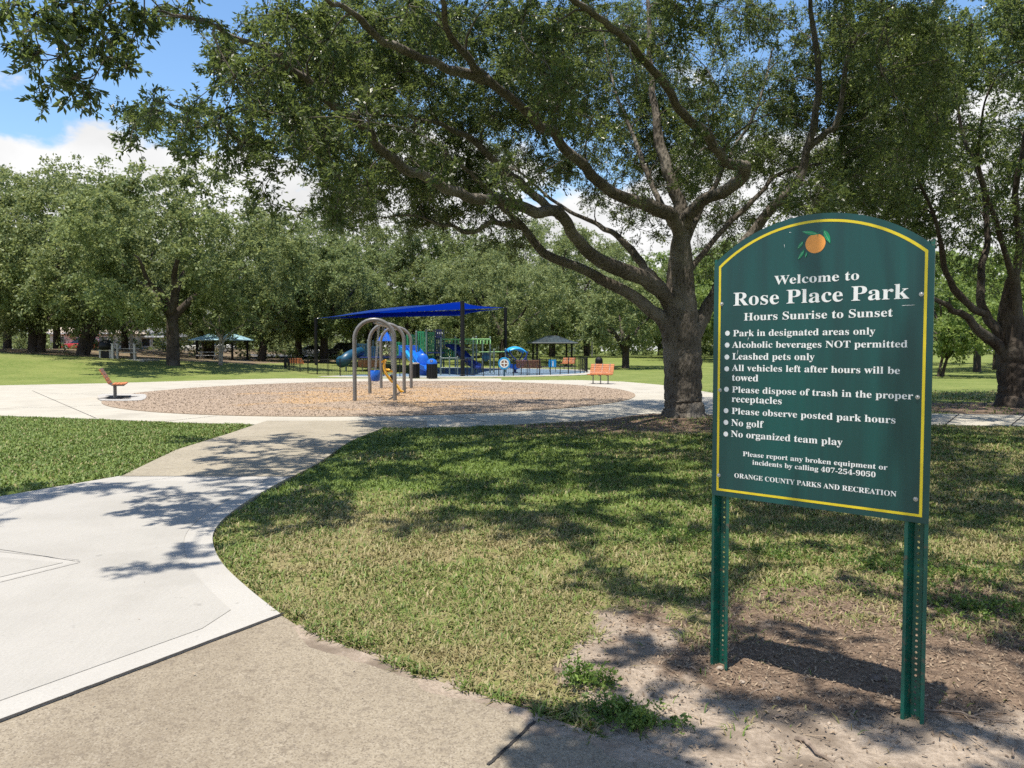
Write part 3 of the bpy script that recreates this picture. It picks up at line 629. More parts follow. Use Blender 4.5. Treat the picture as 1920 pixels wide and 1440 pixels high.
# the second big oak at the right edge
rx, ry = G(1902, 762)
oak2 = thing('oak_tree', 'dark forked oak at the right edge, beyond the walkway beside the sign', 'tree', (rx, ry, 0))
lim = []; Y1 = ry; LIMBPX = []
lim.append(([np.array((rx, ry, -.15)), np.array((rx, ry, .3)), W(1903, 715, Y1), W(1902, 680, Y1), W(1898, 650, Y1), W(1895, 610, Y1), W(1896, 560, Y1-.1), W(1900, 520, Y1-.3)], .44, .32, 'trunk', 22))
lb([(1895, 668), (1850, 630), (1811, 594), (1792, 583), (1755, 561), (1700, 530), (1640, 480)], [Y1, Y1-.3, Y1-.7, Y1-.9, Y1-1.3, Y1-1.8, Y1-2.3], .24, .06)
lb([(1892, 650), (1870, 620), (1844, 580), (1839, 511), (1850, 442), (1840, 340), (1800, 230), (1790, 120)], [Y1, Y1, Y1+.2, Y1+.5, Y1+.8, Y1+1, Y1+1.2, Y1+1.4], .27, .07)
lb([(1850, 590), (1805, 561), (1775, 511), (1764, 455), (1740, 380), (1690, 280), (1650, 200)], [Y1+.1, Y1-.2, Y1-.5, Y1-.8, Y1-1.2, Y1-2, Y1-2.8], .17, .05)
lb([(1895, 640), (1900, 590), (1900, 525), (1911, 455), (1905, 360), (1930, 240), (1950, 100)], [Y1, Y1-.2, Y1-.4, Y1-.6, Y1-1, Y1-1.4, Y1-1.8], .28, .08)
lb([(1905, 650), (1960, 590), (2030, 520), (2120, 440)], [Y1, Y1-.3, Y1-.6, Y1-1], .24, .08)
lb([(1900, 520), (1870, 430), (1835, 300), (1850, 180)], [Y1-.4, Y1-1, Y1-2, Y1-3], .14, .05)
cl, cr_, cn = [], [], []
grp(fill([(1600, 60), (1740, 0), (1925, 0), (2150, 0), (2150, 470), (1930, 470), (1880, 430), (1800, 460), (1720, 420), (1640, 330), (1560, 330)], 420, 16.5, 27, 0, .32), .58, 240)
grp(fill([(1700, 0), (1925, 0), (2150, 0), (2150, 400), (1925, 430), (1780, 400)], 90, 24, 30, 0, .2), .9, 240)
grp(fill([(1500, 300), (1640, 250), (1740, 400), (1760, 500), (1680, 470), (1560, 430)], 70, 19, 25, 0, .3), .6, 200)
grp(fill([(1780, 330), (1925, 330), (1925, 490), (1860, 540), (1790, 500)], 34, 20, 25, 0), .45, 130)
over(90, 9, 24, 13, 30, 10, 14.5, .9, 200)
over(40, 7, 16, 9, 15, 8.2, 11, .7, 200)
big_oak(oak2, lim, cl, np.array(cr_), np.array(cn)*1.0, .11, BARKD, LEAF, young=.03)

# background oaks: a few kinds, each copied with its parts
def bg_tree(name, seed, H, Rr, tr, base, leaf, bark, nclump, nleaf, size, label, loc, rz=0, stems=1, lean=0, flat=1.0):
    global rng
    keep = rng; rng = np.random.default_rng(seed); rnd = random.Random(seed)
    root = thing(name, label, 'tree', loc, rz, None); m = MB(); tops = []
    for s in range(stems):
        a0_ = rnd.uniform(0, 6.28); off = .28*tr*s
        bx, by = off*math.cos(a0_)*3, off*math.sin(a0_)*3; fork = base*rnd.uniform(.75, 1.1)
        P = smooth([(bx, by, -.3), (bx, by, .15), (bx*1.2+lean*.2, by*1.2, fork*.5), (bx*1.5+lean*.5, by*1.5, fork)], 4); t = np.linspace(0, 1, len(P)); rr = tr*(1.0-.25*t)*(1+.7*np.exp(-t*14))/(1+.35*(stems-1))
        m.tube(P, rr, 12, True, .12); ang = rnd.uniform(0, 6.28)
        nl_ = 5 if stems == 1 else 3
        for k in range(nl_):
            a = ang+k*6.283/nl_+rnd.uniform(-.4, .4); rad = Rr*rnd.uniform(.45, .75); h = H*rnd.uniform(.45, .75)
            Q = smooth([P[-2], (P[-1][0]+math.cos(a)*rad*.3, P[-1][1]+math.sin(a)*rad*.3, fork+(h-fork)*.35), (P[-1][0]+math.cos(a)*rad*.7, P[-1][1]+math.sin(a)*rad*.7, fork+(h-fork)*.65), (P[-1][0]+math.cos(a)*rad, P[-1][1]+math.sin(a)*rad, h)], 4)
            m.tube(wander(Q, .12), np.linspace(tr*.6/(1+.3*(stems-1)), .05, len(Q)), 8, True, .1)
    m.build('trunk', bark, root, 60)
    cc = []; rr = []
    zc = base*.9+(H-base*.9)*.42
    while len(cc) < nclump:
        v = np.array([rnd.gauss(0, 1) for _ in range(3)]); v /= np.linalg.norm(v); k = rnd.random()**.22
        p = v*k*np.array((Rr, Rr, (H-zc) if v[2] > 0 else (zc-base*.85)*flat)); p[2] += zc
        lump = 1+.22*math.sin(3*math.atan2(p[1], p[0])+seed)+.1*math.sin(7*math.atan2(p[1], p[0]))
        p[0] *= lump*.9; p[1] *= lump*.9; cc.append(p); rr.append(rnd.uniform(.09, .17)*Rr*1.2)
    V, rv, ck, _ = leaves(np.array(cc), np.array(rr), int(nleaf/nclump), size, .2, .6, .03, .7, 14)
    leafmesh('crown', V, rv, ck, leaf, root); rng = keep
    return root
def at(px, y, dz=0): x = (px-960)/FPX*y; return (x, y, float(gh(x, y))-.05+dz)
g1 = 'oaks along the bank and behind the playground'
tA = bg_tree('oak_tree', 11, 14.2, 8.6, .55, 2.1, LEAFB, BARKD, 190, 62000, .20, 'thick dark oak at the left edge on the grass bank', at(63, 60), 0, 2)
tB = bg_tree('oak_tree', 12, 13.8, 8.2, .48, 2.4, LEAFB, BARKD, 190, 62000, .20, 'oak with a v shaped double trunk in front of the red car', at(152, 57), .3, 2, 1.2)
tC = bg_tree('oak_tree', 13, 12.9, 7.6, .46, 3.4, LEAFB, BARKD, 180, 60000, .20, 'straight single trunk oak on the bank, left of the blue roofed pavilion', at(325, 50), 0, 1)
tD = bg_tree('oak_tree', 14, 12.5, 8.0, .42, 2.4, LEAFB, BARKD, 180, 56000, .20, 'round crowned oak right behind the spinner with the light blue canopy', at(942, 80), 1)
for t in (tA, tB, tC, tD): t['group'] = g1
S = lambda a, b=None: (a, a, b or a)
def bgc(src, px, y, rz, s, label): return dup(src, at(px, y), rz, label, g1, s)
bgc(tC, 15, 78, 2.0, S(.95, 1.0), 'oak with thin leaning trunk far left, behind the thick dark oak')
bgc(tD, -90, 64, .5, S(1.05, 1.2), 'oak cut off by the left edge of the view')
bgc(tC, 108, 80, 1.1, S(.9, 1.0), 'slim oak seen between the thick dark oak and the double trunk oak')
bgc(tD, 235, 84, 2.6, S(1.0, 1.15), 'oak behind the grills and picnic tables on the bank')
bgc(tA, 395, 82, 3.0, S(.95, 1.0), 'oak with spreading low limbs behind the blue roofed pavilion')
bgc(tB, 492, 74, 1.3, S(1.0, 1.0), 'dark oak just right of the blue roofed pavilion')
bgc(tD, 560, 92, 4.0, S(1.1, 1.4), 'oak beyond the left end of the playground fence')
bgc(tC, 608, 76, .7, S(1.0, .95), 'dark trunked oak behind the left post of the blue shade sail')
bgc(tA, 690, 100, 5.0, S(1.1, 1.22), 'oak rising above the left half of the blue shade sail')
bgc(tB, 770, 94, 2.0, S(1.1, 1.2), 'oak rising above the middle of the blue shade sail')
bgc(tC, 855, 98, 3.3, S(1.15, 1.28), 'oak rising behind the tallest post of the blue shade sail')
bgc(tA, 1035, 98, .9, S(1.15, 1.22), 'oak behind the slate roofed pavilion')
bgc(tC, 1100, 112, 2.2, S(1.15, 1.4), 'distant oak right of the slate roofed pavilion')
bgc(tB, 905, 118, .3, S(1.2, 1.25), 'distant oak between the shade sail and the spinner')
tE = bg_tree('oak_tree', 15, 8.6, 5.2, .36, 2.2, LEAFB, BARKD, 130, 28000, .20, 'small round oak on the lawn between the orange bench and the big trunk', at(1173, 66), .4)
tE['group'] = g1
bgc(tA, 1260, 96, 1.9, S(1.0, .82), 'oak seen right behind the big trunk')
bgc(tB, 1400, 110, 3.4, S(1.2, 1.25), 'distant oak showing behind the upper left of the sign')
bgc(tD, 1560, 92, 5.2, S(1.1, 1.05), 'oak hidden behind the sign and rising over its top')
tF = bg_tree('small_tree', 21, 7.2, 4.6, .17, 1.6, LEAFY, BARKD, 90, 20000, .20, 'bright green small tree just right of the sign with sprawling low branches', at(1768, 47), .2, 3, .8)
tG = bg_tree('small_tree', 22, 9.5, 5.6, .30, 3.4, LEAFY, BARKD, 100, 22000, .22, 'sunlit green tree with a slim straight trunk left of the right edge oak', at(1832, 57), .2, 1)
tG['group'] = tF['group'] = g2 = 'sunlit trees beyond the right lawn'
dup(tG, at(1868, 62), 1.7, 'slim sunlit tree partly hidden by the right edge oak trunk', g2)
dup(tG, at(1700, 75), 3.0, 'sunlit tree behind the right side of the sign', g2, S(1.15))
dup(tG, at(1960, 70), 4.1, 'sunlit tree cut off by the right edge of the view', g2, S(1.2))
dup(tG, at(1345, 84), 5.1, 'bright green tree in the gap between the big trunk and the sign', g2, S(1.3, 1.35))
dup(tG, at(1238, 118), 5.6, 'pale green distant tree seen through the limbs left of the big trunk', g2, S(1.6, 1.7))
tH = bg_tree('young_tree', 31, 6.5, 2.6, .13, 2.2, LEAFB, BARKP, 40, 5500, .17, 'young pale barked tree with a y shaped stem in front of the blue roofed pavilion', at(415, 52), 0, 2, .3)
dup(tH, at(247, 55), 2.2, 'young pale barked tree beside the picnic grill', 'young pale barked trees', S(1.05)); tH['group'] = 'young pale barked trees'
# far wood: one leafy mass nobody could count
Nf = 900; fx = rng.uniform(-190, 230, Nf); fy = rng.uniform(122, 160, Nf); fz = np.abs(rng.normal(0, 4.2, Nf))+1.0
Vf, rv, ck, _ = leaves(np.stack([fx, fy, fz+.8], 1), 3.4, 170, .65, .2, .7, .02, .8, 14)
fw = leafmesh('far_wood', Vf, rv, ck, LEAFB, None); struct(fw, 'stuff')
def hedge(x0, x1, y, h, label):
    n = int((x1-x0)*2.2*max(1, h/1.4)); cx_ = rng.uniform(x0, x1, n); z_ = rng.uniform(.2, h-.25, n)
    V, rv, ck, _ = leaves(np.stack([cx_, y+rng.normal(0, .35, n), z_+gh(cx_, np.full(n, float(y)))], 1), .55, 130, .16, .1, .6, .02, .8, 10)
    o = leafmesh('hedge', V, rv, ck, LEAFB, None); return tag(o, label, 'hedge')
hedge(-62, -24, 88, 1.5, 'low clipped hedge behind the bank oaks at the left')
hedge(-24, -12, 80, 1.3, 'low hedge behind the left end of the playground fence')
hedge(-80, -15, 112, 5.5, 'tall dark hedge far behind the left bank oaks')
hedge(14, 40, 112, 1.6, 'far hedge across the lawn right of the big trunk')
#PART2
# ------------------------------------------------------------------ the welcome sign
pl = np.array(G(1350, 1241)); pr = np.array(G(1711, 1347)); du = (pr-pl)/np.linalg.norm(pr-pl); YAW = math.atan2(du[1], du[0]); mid = (pl+pr)/2
sgz = float(np.mean(gz(np.array([pl[0], pr[0]]), np.array([pl[1], pr[1]]))))
sign = thing('welcome_sign', 'green arched welcome sign with yellow border, orange emblem and white lettering on two posts', 'sign', (mid[0], mid[1], 0), YAW)
YP = -.050
nv = np.array((-du[1], du[0], 0)); o3 = np.array((mid[0], mid[1], 0))+nv*YP; u3 = np.array((du[0], du[1], 0))
def PS(px, py):                       # picture -> (u, height) on the face of the panel
    d = ray(px, py); e = np.array((0, 0, EYE)); t = np.dot(o3-e, nv)/np.dot(d, nv); p = e+d*t
    return (float(np.dot(p-o3, u3)), float(p[2]))
z1 = lambda x, y: PS(1300+x/3.79, 380+y/3.79)
z2 = lambda x, y: PS(1300+x/3.79, 680+y/3.79)
bl, br = z2(130, 945), z2(1668, 1140); tl, tr_ = z1(150, 435), z1(1724, 312); ap = z1(1010, 62)
uL = (bl[0]+tl[0])/2; uR = (br[0]+tr_[0])/2; vB = (bl[1]+br[1])/2; vS = (tl[1]+tr_[1])/2; vT = ap[1]
print('sign', uL, uR, vB, vS, vT)
def arch(uL, uR, vB, vS, vT, n=28, rc=.0):
    h = vT-vS; wd = (uR-uL)/2; Rr = (wd*wd+h*h)/(2*h); c = (uL+uR)/2; a = math.asin(wd/Rr)
    P = [(uL, vB), (uR, vB)]
    if rc: P += [(uR, vS-rc), (uR-rc*.12, vS-rc*.35)]
    for i in range(n+1):
        t = a-2*a*i/n
        if rc and i in (0, n): continue
        P.append((c+Rr*math.sin(t), vT-Rr+Rr*math.cos(t)))
    if rc: P += [(uL+rc*.12, vS-rc*.35), (uL, vS-rc)]
    return P
def flat(poly, y): return [(u_, y, v_) for u_, v_ in poly]
m = MB(); P = arch(uL, uR, vB, vS, vT, 30, .02); n = len(P)
m.add(flat(P, YP)+flat(P, YP+.004), [tuple(range(n)), tuple(range(n, 2*n))[::-1]]+[(i, n+i, n+(i+1) % n, (i+1) % n) for i in range(n)])
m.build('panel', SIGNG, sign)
d1, d2 = .026, .0375
b1 = arch(uL+d1, uR-d1, vB+d1, vS-.014, vT-d1-.002, 30); b2 = arch(uL+d2, uR-d2, vB+d2, vS-.0205, vT-d2-.002, 30); n = len(b1)
MB().add(flat(b1, YP-.0008)+flat(b2, YP-.0008), [(i, (i+1) % n, n+(i+1) % n, n+i) for i in range(n)]).build('border', SIGNY, sign)
def bold(s):
    o = ''
    for c in s:
        if 'A' <= c <= 'Z': o += chr(0x1D400+ord(c)-65)
        elif 'a' <= c <= 'z': o += chr(0x1D41A+ord(c)-97)
        elif '0' <= c <= '9': o += chr(0x1D7CE+ord(c)-48)
        else: o += c
    return o
def text_mesh(s):
    for body in (bold(s), s):
        cu = bpy.data.curves.new('lettering', 'FONT'); cu.body = body; cu.size = 1; cu.resolution_u = 5
        o = bpy.data.objects.new('lettering', cu); C.objects.link(o)
        me = bpy.data.meshes.new_from_object(o.evaluated_get(bpy.context.evaluated_depsgraph_get()))
        bpy.data.objects.remove(o); bpy.data.curves.remove(cu)
        if len(me.vertices) > 10*len(s.replace(' ', '')): break
    return me
def letter(s, a, b, cap):
    """set one line between two measured baseline ends (u, height), with capitals of the given height"""
    me = text_mesh(s); n = len(me.vertices); co = np.empty(n*3); me.vertices.foreach_get('co', co); co = co.reshape(-1, 3)
    x0, x1 = co[:, 0].min(), co[:, 0].max(); ky = cap/.665; vb = (a[1]+b[1])/2
    q = np.stack([a[0]+(co[:, 0]-x0)/(x1-x0)*(b[0]-a[0]), np.full(n, YP-.0009), vb+co[:, 1]*ky], 1)
    fs = [tuple(p.vertices) for p in me.polygons]; bpy.data.meshes.remove(me)
    iv = sorted((min(co[k, 0] for k in f), max(co[k, 0] for k in f)) for f in fs); cuts = []; hi = iv[0][1]
    for a_, b_ in iv:
        if a_ > hi+.155: cuts.append((hi+a_)/2)
        hi = max(hi, b_)
    for wi in range(len(cuts)+1):
        lo_, hi_ = ([-1e9]+cuts)[wi], (cuts+[1e9])[wi]; ff = [f for f in fs if lo_ < co[f[0], 0] < hi_]; used = sorted({k for f in ff for k in f}); ix = {k: n_ for n_, k in enumerate(used)}
        MB().add([q[k] for k in used], [tuple(ix[k] for k in f) for f in ff]).build('lettering', SIGNW, sign)
def mm(zf, x, y, dpx): a = zf(x, y); b = zf(x, y-dpx); return b[1]-a[1]
LN = [(z1, 'Welcome to', (575, 580), (1178, 550), 62), (z1, 'Rose Place Park', (285, 733), (1535, 680), 97), (z1, 'Hours Sunrise to Sunset', (360, 840), (1418, 806), 55),
      (z1, 'Park in designated areas only', (283, 948), (1293, 938), 46), (z1, 'Alcoholic beverages NOT permitted', (275, 1033), (1522, 1026), 46), (z1, 'Leashed pets only', (277, 1116), (862, 1117), 46),
      (z1, 'All vehicles left after hours will be', (273, 1197), (1468, 1214), 46), (z1, 'towed', (275, 1267), (462, 1268), 46),
      (z1, 'Please dispose of trash in the proper', (275, 1352), (1562, 1394), 46), (z1, 'receptacles', (273, 1420), (628, 1428), 46),
      (z2, 'Please observe posted park hours', (273, 368), (1437, 427), 46), (z2, 'No golf', (270, 450), (500, 460), 46), (z2, 'No organized team play', (268, 532), (1060, 582), 46),
      (z2, 'Please report any broken equipment or', (352, 668), (1380, 757), 34), (z2, 'incidents by calling 407-254-9050', (420, 726), (1295, 812), 34),
      (z2, 'ORANGE COUNTY PARKS AND RECREATION', (292, 820), (1443, 948), 34)]
for zf, s, a, b, cap in LN: letter(s, zf(*a), zf(*b), mm(zf, (a[0]+b[0])/2, (a[1]+b[1])/2, cap)*(1.0 if cap != 46 else 1.0))
def disc(c, r, y, n=20, rx=1): return [(c[0]+r*rx*math.cos(2*math.pi*i/n), y, c[1]+r*math.sin(2*math.pi*i/n)) for i in range(n)]
for zf, x, y in ((z1, 243, 928), (z1, 241, 1012), (z1, 239, 1097), (z1, 238, 1181), (z1, 236, 1326), (z2, 233, 341), (z2, 232, 424), (z2, 231, 507)):
    MB().add(disc(zf(x, y), .0125, YP-.0009), [tuple(range(20))]).build('bullet', SIGNW, sign)
for zf, x, y in ((z1, 203, 720), (z1, 1621, 650), (z1, 190, 1332), (z1, 1594, 1382), (z2, 181, 800), (z2, 1580, 970)):
    c = zf(x, y); m = MB(); k = 12
    r = [(.0095, 0), (.0095, -.0015), (.0055, -.0016), (.0055, -.005), (.0035, -.0065)]
    V = [(c[0]+q*math.cos(2*math.pi*i/k), YP+dy, c[1]+q*math.sin(2*math.pi*i/k)) for q, dy in r for i in range(k)]
    m.add(V, [(j*k+i, j*k+(i+1) % k, (j+1)*k+(i+1) % k, (j+1)*k+i) for j in range(4) for i in range(k)]+[tuple(range(4*k, 5*k))]).build('bolt', GALV, sign)
for a, b in (((393, 958), (388, 980)), ((318, 1048), (312, 1086)), ((1485, 731), (1575, 727)), ((647, 298), (649, 318)), ((682, 210), (697, 212)), ((500, 1430), (506, 1438))):
    A, B = z1(*a), z1(*b); L_ = math.hypot(B[0]-A[0], B[1]-A[1]); q_ = (-(B[1]-A[1])/L_*.0009, (B[0]-A[0])/L_*.0009)
    MB().add([(A[0]+q_[0], YP-.0011, A[1]+q_[1]), (B[0]+q_[0]*.4, YP-.0011, B[1]+q_[1]*.4), (B[0]-q_[0]*.4, YP-.0011, B[1]-q_[1]*.4), (A[0]-q_[0], YP-.0011, A[1]-q_[1])], [(0, 1, 2, 3)]).build('scratch', SIGNW, sign)
# the printed orange with its leaves
oc = z1(868, 290); orr = .0455
pts = [(math.cos(t), math.sin(t)) for t in np.linspace(0, 2*math.pi, 40, endpoint=False)]
em = MB().add([(oc[0]+orr*(1.0*c+.01*math.sin(5*a)), YP-.0012, oc[1]+orr*.96*s*(1 if not (c*c < .03 and s > 0) else .93)) for (c, s), a in zip(pts, np.linspace(0, 6.28, 40))], [tuple(range(40))]).build('orange_emblem', ORFR, sign)
def pleaf(a, b, wd, y, mat=ORLF, nm='leaf'):
    A, B = z1(*a), z1(*b); L_ = math.hypot(B[0]-A[0], B[1]-A[1]); tx_, tz_ = (B[0]-A[0])/L_, (B[1]-A[1])/L_; up = []; dn = []
    for i in range(9):
        t = i/8; w_ = wd*math.sin(math.pi*t**.8); up.append((A[0]+tx_*L_*t-tz_*w_, y, A[1]+tz_*L_*t+tx_*w_)); dn.append((A[0]+tx_*L_*t+tz_*w_*.8, y, A[1]+tz_*L_*t-tx_*w_*.8))
    V = up+dn[1:-1][::-1]; MB().add(V, [tuple(range(len(V)))]).build(nm, mat, em)
    V2 = [(A[0]+tx_*L_*t-tz_*q, y-.0003, A[1]+tz_*L_*t+tx_*q) for q in (.0006, -.0006) for t in (.1, .9)]
    MB().add(V2, [(0, 1, 3, 2)]).build('leaf_vein', paint('leaf_vein_print', (.35, .62, .40), .5), em)
for i, (a, b, wd) in enumerate((((885, 222), (772, 205), .0075), ((928, 195), (975, 290), .0095), ((782, 275), (740, 330), .006), ((790, 335), (745, 405), .006), ((808, 352), (796, 392), .004))): pleaf(a, b, wd*1.35, YP-.0014-.0004*i)
st = [z1(*p) for p in ((884, 238), (890, 215), (930, 190), (978, 152))]; V = []
for p in st: V += [(p[0]-.0011, YP-.0034, p[1]-.0011), (p[0]+.0011, YP-.0034, p[1]+.0011)]
MB().add(V, [(2*i, 2*i+1, 2*i+3, 2*i+2) for i in range(3)]).build('stem', ORLF, em)
# the two punched channel posts
def channel(u0, wd, top, base):
    post_parent = sign; m = MB(); y0 = YP+.0055; dpt = .042; th = .0035; wf = wd*.22
    # plan of the hat section, open towards the reader: lips at the front, web at the back
    prof = [(-wd/2-wf, y0), (-wd/2, y0), (-wd*.30, y0+dpt)]; prof2 = [(wd*.30, y0+dpt), (wd/2, y0), (wd/2+wf, y0)]
    for pr_ in (prof, prof2):
        for (a, b) in zip(pr_[:-1], pr_[1:]):
            t = np.array((b[0]-a[0], b[1]-a[1])); t /= np.linalg.norm(t); nn = np.array((-t[1], t[0]))*th/2
            q = [(u0+a[0]-nn[0], a[1]-nn[1]), (u0+b[0]-nn[0], b[1]-nn[1]), (u0+b[0]+nn[0], b[1]+nn[1]), (u0+a[0]+nn[0], a[1]+nn[1])]
            m.prism([tuple(p) for p in q], base, top)
    hw = wd*.30; z = base; pit = .0254; k = 10; yy = y0+dpt; r = .0052
    while z < top-pit:
        c = z+pit/2; V = [(u0-hw, yy, z), (u0+hw, yy, z), (u0+hw, yy, z+pit), (u0-hw, yy, z+pit)]; ring = [(u0+r*math.cos(2*math.pi*i/k), yy, c+r*math.sin(2*math.pi*i/k)) for i in range(k)]
        m.add(V+ring, [(0, 1, 4+8, 4+7), (1, 4+0, 4+9, 4+8), (1, 2, 4+1, 4+0), (2, 4+2, 4+1), (2, 3, 4+3, 4+2), (3, 4+4, 4+3), (3, 0, 4+5, 4+4), (0, 4+6, 4+5), (0, 4+7, 4+6)]); z += pit
    m.build('post', POSTG, sign)
def pu(px, py): return PS(px, py)[0]
uPL = (pu(1333, 1100)+pu(1364, 1100))/2; uPR = (pu(1690, 1200)+pu(1736, 1200))/2
wl = abs(pu(1364, 1100)-pu(1333, 1100))/1.44; wr = abs(pu(1736, 1200)-pu(1690, 1200))/1.44; wd_ = (wl+wr)/2
print('posts', uPL, uPR, wl, wr)
channel(uPL, wd_, vS+.022, sgz-.30); channel(uPR, wd_, vS+.030, sgz-.30)

# ------------------------------------------------------------------ ground clutter near the sign
def stick(px, py, ang, L_, r, label, fork=False):
    x, y = G(px, py); P = [(-L_/2, 0, r*.8), (-L_*.2, L_*.05, r*1.6), (L_*.12, -L_*.03, r*1.4), (L_/2, L_*.07, r)]
    P = smooth(P, 3); P = P+rng.normal(0, .0025, P.shape); m = MB().tube(P, np.linspace(r, r*.45, len(P)), 6, True, .25)
    if fork: m.tube(smooth([P[5], P[5]+np.array((L_*.18, L_*.12, r*2)), P[5]+np.array((L_*.34, L_*.16, r*3))], 3), np.linspace(r*.6, r*.25, 7), 5, True, .2)
    o = m.build('fallen_stick', STICK, None, 50); o.location = (x, y, float(gz(np.array([x]), np.array([y]))[0])); o.rotation_euler = (0, 0, ang); tag(o, label, 'stick', 'dry sticks on the bare dirt')
stick(1820, 1345, -.35, .36, .006, 'long pale forked twig right of the right sign post', True)
stick(1800, 1330, -.75, .26, .004, 'thin twig crossing the long pale forked twig')
stick(1600, 1335, 1.1, .13, .007, 'short thick stick standing askew between the two sign posts')
stick(1470, 1345, .30, .12, .005, 'short curved twig in front of the shadow between the posts')
stick(1525, 1405, -1.25, .20, .012, 'thick weathered stick lying at the bottom edge below the sign')
stick(1430, 1290, .6, .16, .004, 'thin twig in the shadow right of the left sign post', True)
stick(1305, 1255, -.6, .13, .006, 'dark twig left of the foot of the left sign post')
stick(1390, 1130, -.5, .09, .004, 'small twig in the litter behind the left sign post')
stick(1530, 1270, .05, .18, .003, 'straight thin twig along the edge of the sign shadow')
stick(1905, 1410, .9, .16, .005, 'pale stick at the bottom right corner of the view')
stick(1690, 1365, .1, .16, .003, 'thin twig just left of the foot of the right post')
def clod(px, py, s, label, mat):
    x, y = G(px, py); m = MB(); n = 9; pr = [(.0, -.3), (.55, -.2), (.9, .1), (.75, .45), (.35, .65), (0.02, .7)]; m.lathe([(max(r, .02)*s, z*s) for r, z in pr], n)
    m.v = [(a*(1+random.uniform(-.2, .2)), b*(1+random.uniform(-.25, .25)), c*(1+random.uniform(-.25, .2))) for a, b, c in m.v]
    o = m.build('stone', mat, None, 50); o.location = (x, y, float(gz(np.array([x]), np.array([y]))[0])); o.rotation_euler = (0, 0, random.random()*6); tag(o, label, 'stone', 'stones and clods on the dirt')
STONE = paint('pale_stone', (.36, .30, .24), .9, .4, 40, .1, 0, .5); CLOD = paint('dark_clod', (.15, .12, .10), .95, .4, 30, .1, 0, .8)
clod(1642, 1275, .030, 'dark crumbly clod at the tip of the sign shadow near the right post', CLOD)
clod(1660, 1290, .018, 'small dark clod beside the crumbly one near the right post', CLOD)
clod(1392, 1275, .018, 'flat tan stone right of the left sign post', STONE)
clod(1460, 1310, .017, 'tan stone beside the short curved twig', STONE)
clod(1555, 1352, .011, 'small round pebble below the thick askew stick', STONE)
clod(1600, 1382, .012, 'round pebble between the bottom stick and the right post', STONE)
clod(1350, 1250, .020, 'pale stone at the foot of the left sign post', STONE)
clod(1712, 1338, .022, 'pale clod inside the foot of the right sign post', STONE)
# weed clump at the end of the dirt
def weed(px, py, n, r, h, label, leaf=.018):
    x, y = G(px, py); z = float(gz(np.array([x]), np.array([y]))[0]); cc = np.stack([rng.normal(0, r, n), rng.normal(0, r*.6, n), np.abs(rng.normal(h*.5, h*.3, n))], 1)
    V, rv, ck, _ = leaves(cc, .055, 34, leaf, -.3, .5, .3, 1, 6); o = leafmesh('weed', V, rv, ck, WEEDM, None); o.location = (x, y, z); tag(o, label, 'weed', 'weeds around the bare dirt')
WEEDM = leafmat('weed_leaf', (.04, .085, .015), (.10, .17, .03), (.17, .25, .05), .5, .3)
weed(1150, 1345, 44, .085, .055, 'dense green weed clump at the near end of the dirt patch by the old walk', .019)
weed(1215, 1365, 26, .06, .05, 'small trailing weed right of the dense weed clump')
weed(1105, 1290, 30, .07, .08, 'grassy weed tuft behind the dense weed clump', .022)
for i, (a, b, t) in enumerate(((1660, 1060, 'leafy weed patch seen between the sign posts, nearer the right one'), (1790, 1080, 'leafy weed patch right of the right sign post'), (1840, 1140, 'low weed patch nearest the right edge of the view'), (1480, 1040, 'low weed patch seen under the middle of the sign'), (1250, 1010, 'low weed patch left of the sign in the dappled grass'))):
    weed(a, b, 90, .24, .025, t, .02)
# loose dead leaves and chips of litter
def litter(n, x0, x1, y0, y1, s0, s1, name, test):
    x = rng.uniform(x0, x1, n); y = rng.uniform(y0, y1, n); k = test(x, y)
    for p in pads.values(): k &= ~inpoly(x, y, p)
    x, y = x[k], y[k]; return flakes(x, y, gz(x, y)+.008, s0+(s1-s0)*rng.random(len(x))**2.6, LITM, name, .45, .9)
def litm():
    m = NT('dead_leaf'); r = m.attr('rnd'); c = m.mix(r, (.10, .073, .053), (.30, .23, .16)); return m.done(c, .85, .2)
LITM = litm()
def lt(x, y): m_, l_, d_ = masks(x, y); return rng.random(len(x)) < np.clip(l_*1.0+m_*.22+.085, 0, 1)
litter(60000, .2, 5, 2.2, 6, .004, .024, 'leaf_litter', lt)
litter(26000, -2, 11, 6, 19, .02, .055, 'leaf_litter', lt)
tw_n = 1500; tx_a = rng.uniform(.3, 5, tw_n); ty_a = rng.uniform(2.3, 6, tw_n); tk = lt(tx_a, ty_a)
for p in pads.values(): tk &= ~inpoly(tx_a, ty_a, p)
flakes(tx_a[tk], ty_a[tk], gz(tx_a[tk], ty_a[tk])+.010, .03+.09*rng.random(int(tk.sum()))**2, LITM, 'twig_litter', .05, .3)
fr = front_r[2:]; tg = np.gradient(fr, axis=0); tg /= np.linalg.norm(tg, axis=1)[:, None]; nn_ = np.stack([tg[:, 1], -tg[:, 0]], 1); fine = smooth(fr, 12); fn = np.stack([np.interp(np.linspace(0, 1, len(fine)), np.linspace(0, 1, len(nn_)), nn_[:, q]) for q in (0, 1)], 1)
wv_ = .035+.16*np.clip(fbm(np.arange(len(fine))*.035, np.zeros(len(fine))+3, 3)-.30, 0, 1)*np.minimum(1, np.arange(len(fine))/30)
V = [(*p, .0235) for p in fine-fn*.03]+[(*p, .0203) for p in fine+fn*wv_[:, None]]; nq = len(fine)
struct(fastmesh('sand_drift', V, np.array([(i, i+1, nq+i+1, nq+i) for i in range(nq-1)]), LAWN, None, {'dirt': np.full(2*nq, 1.), 'litter': np.zeros(2*nq), 'dry': np.zeros(2*nq)}))
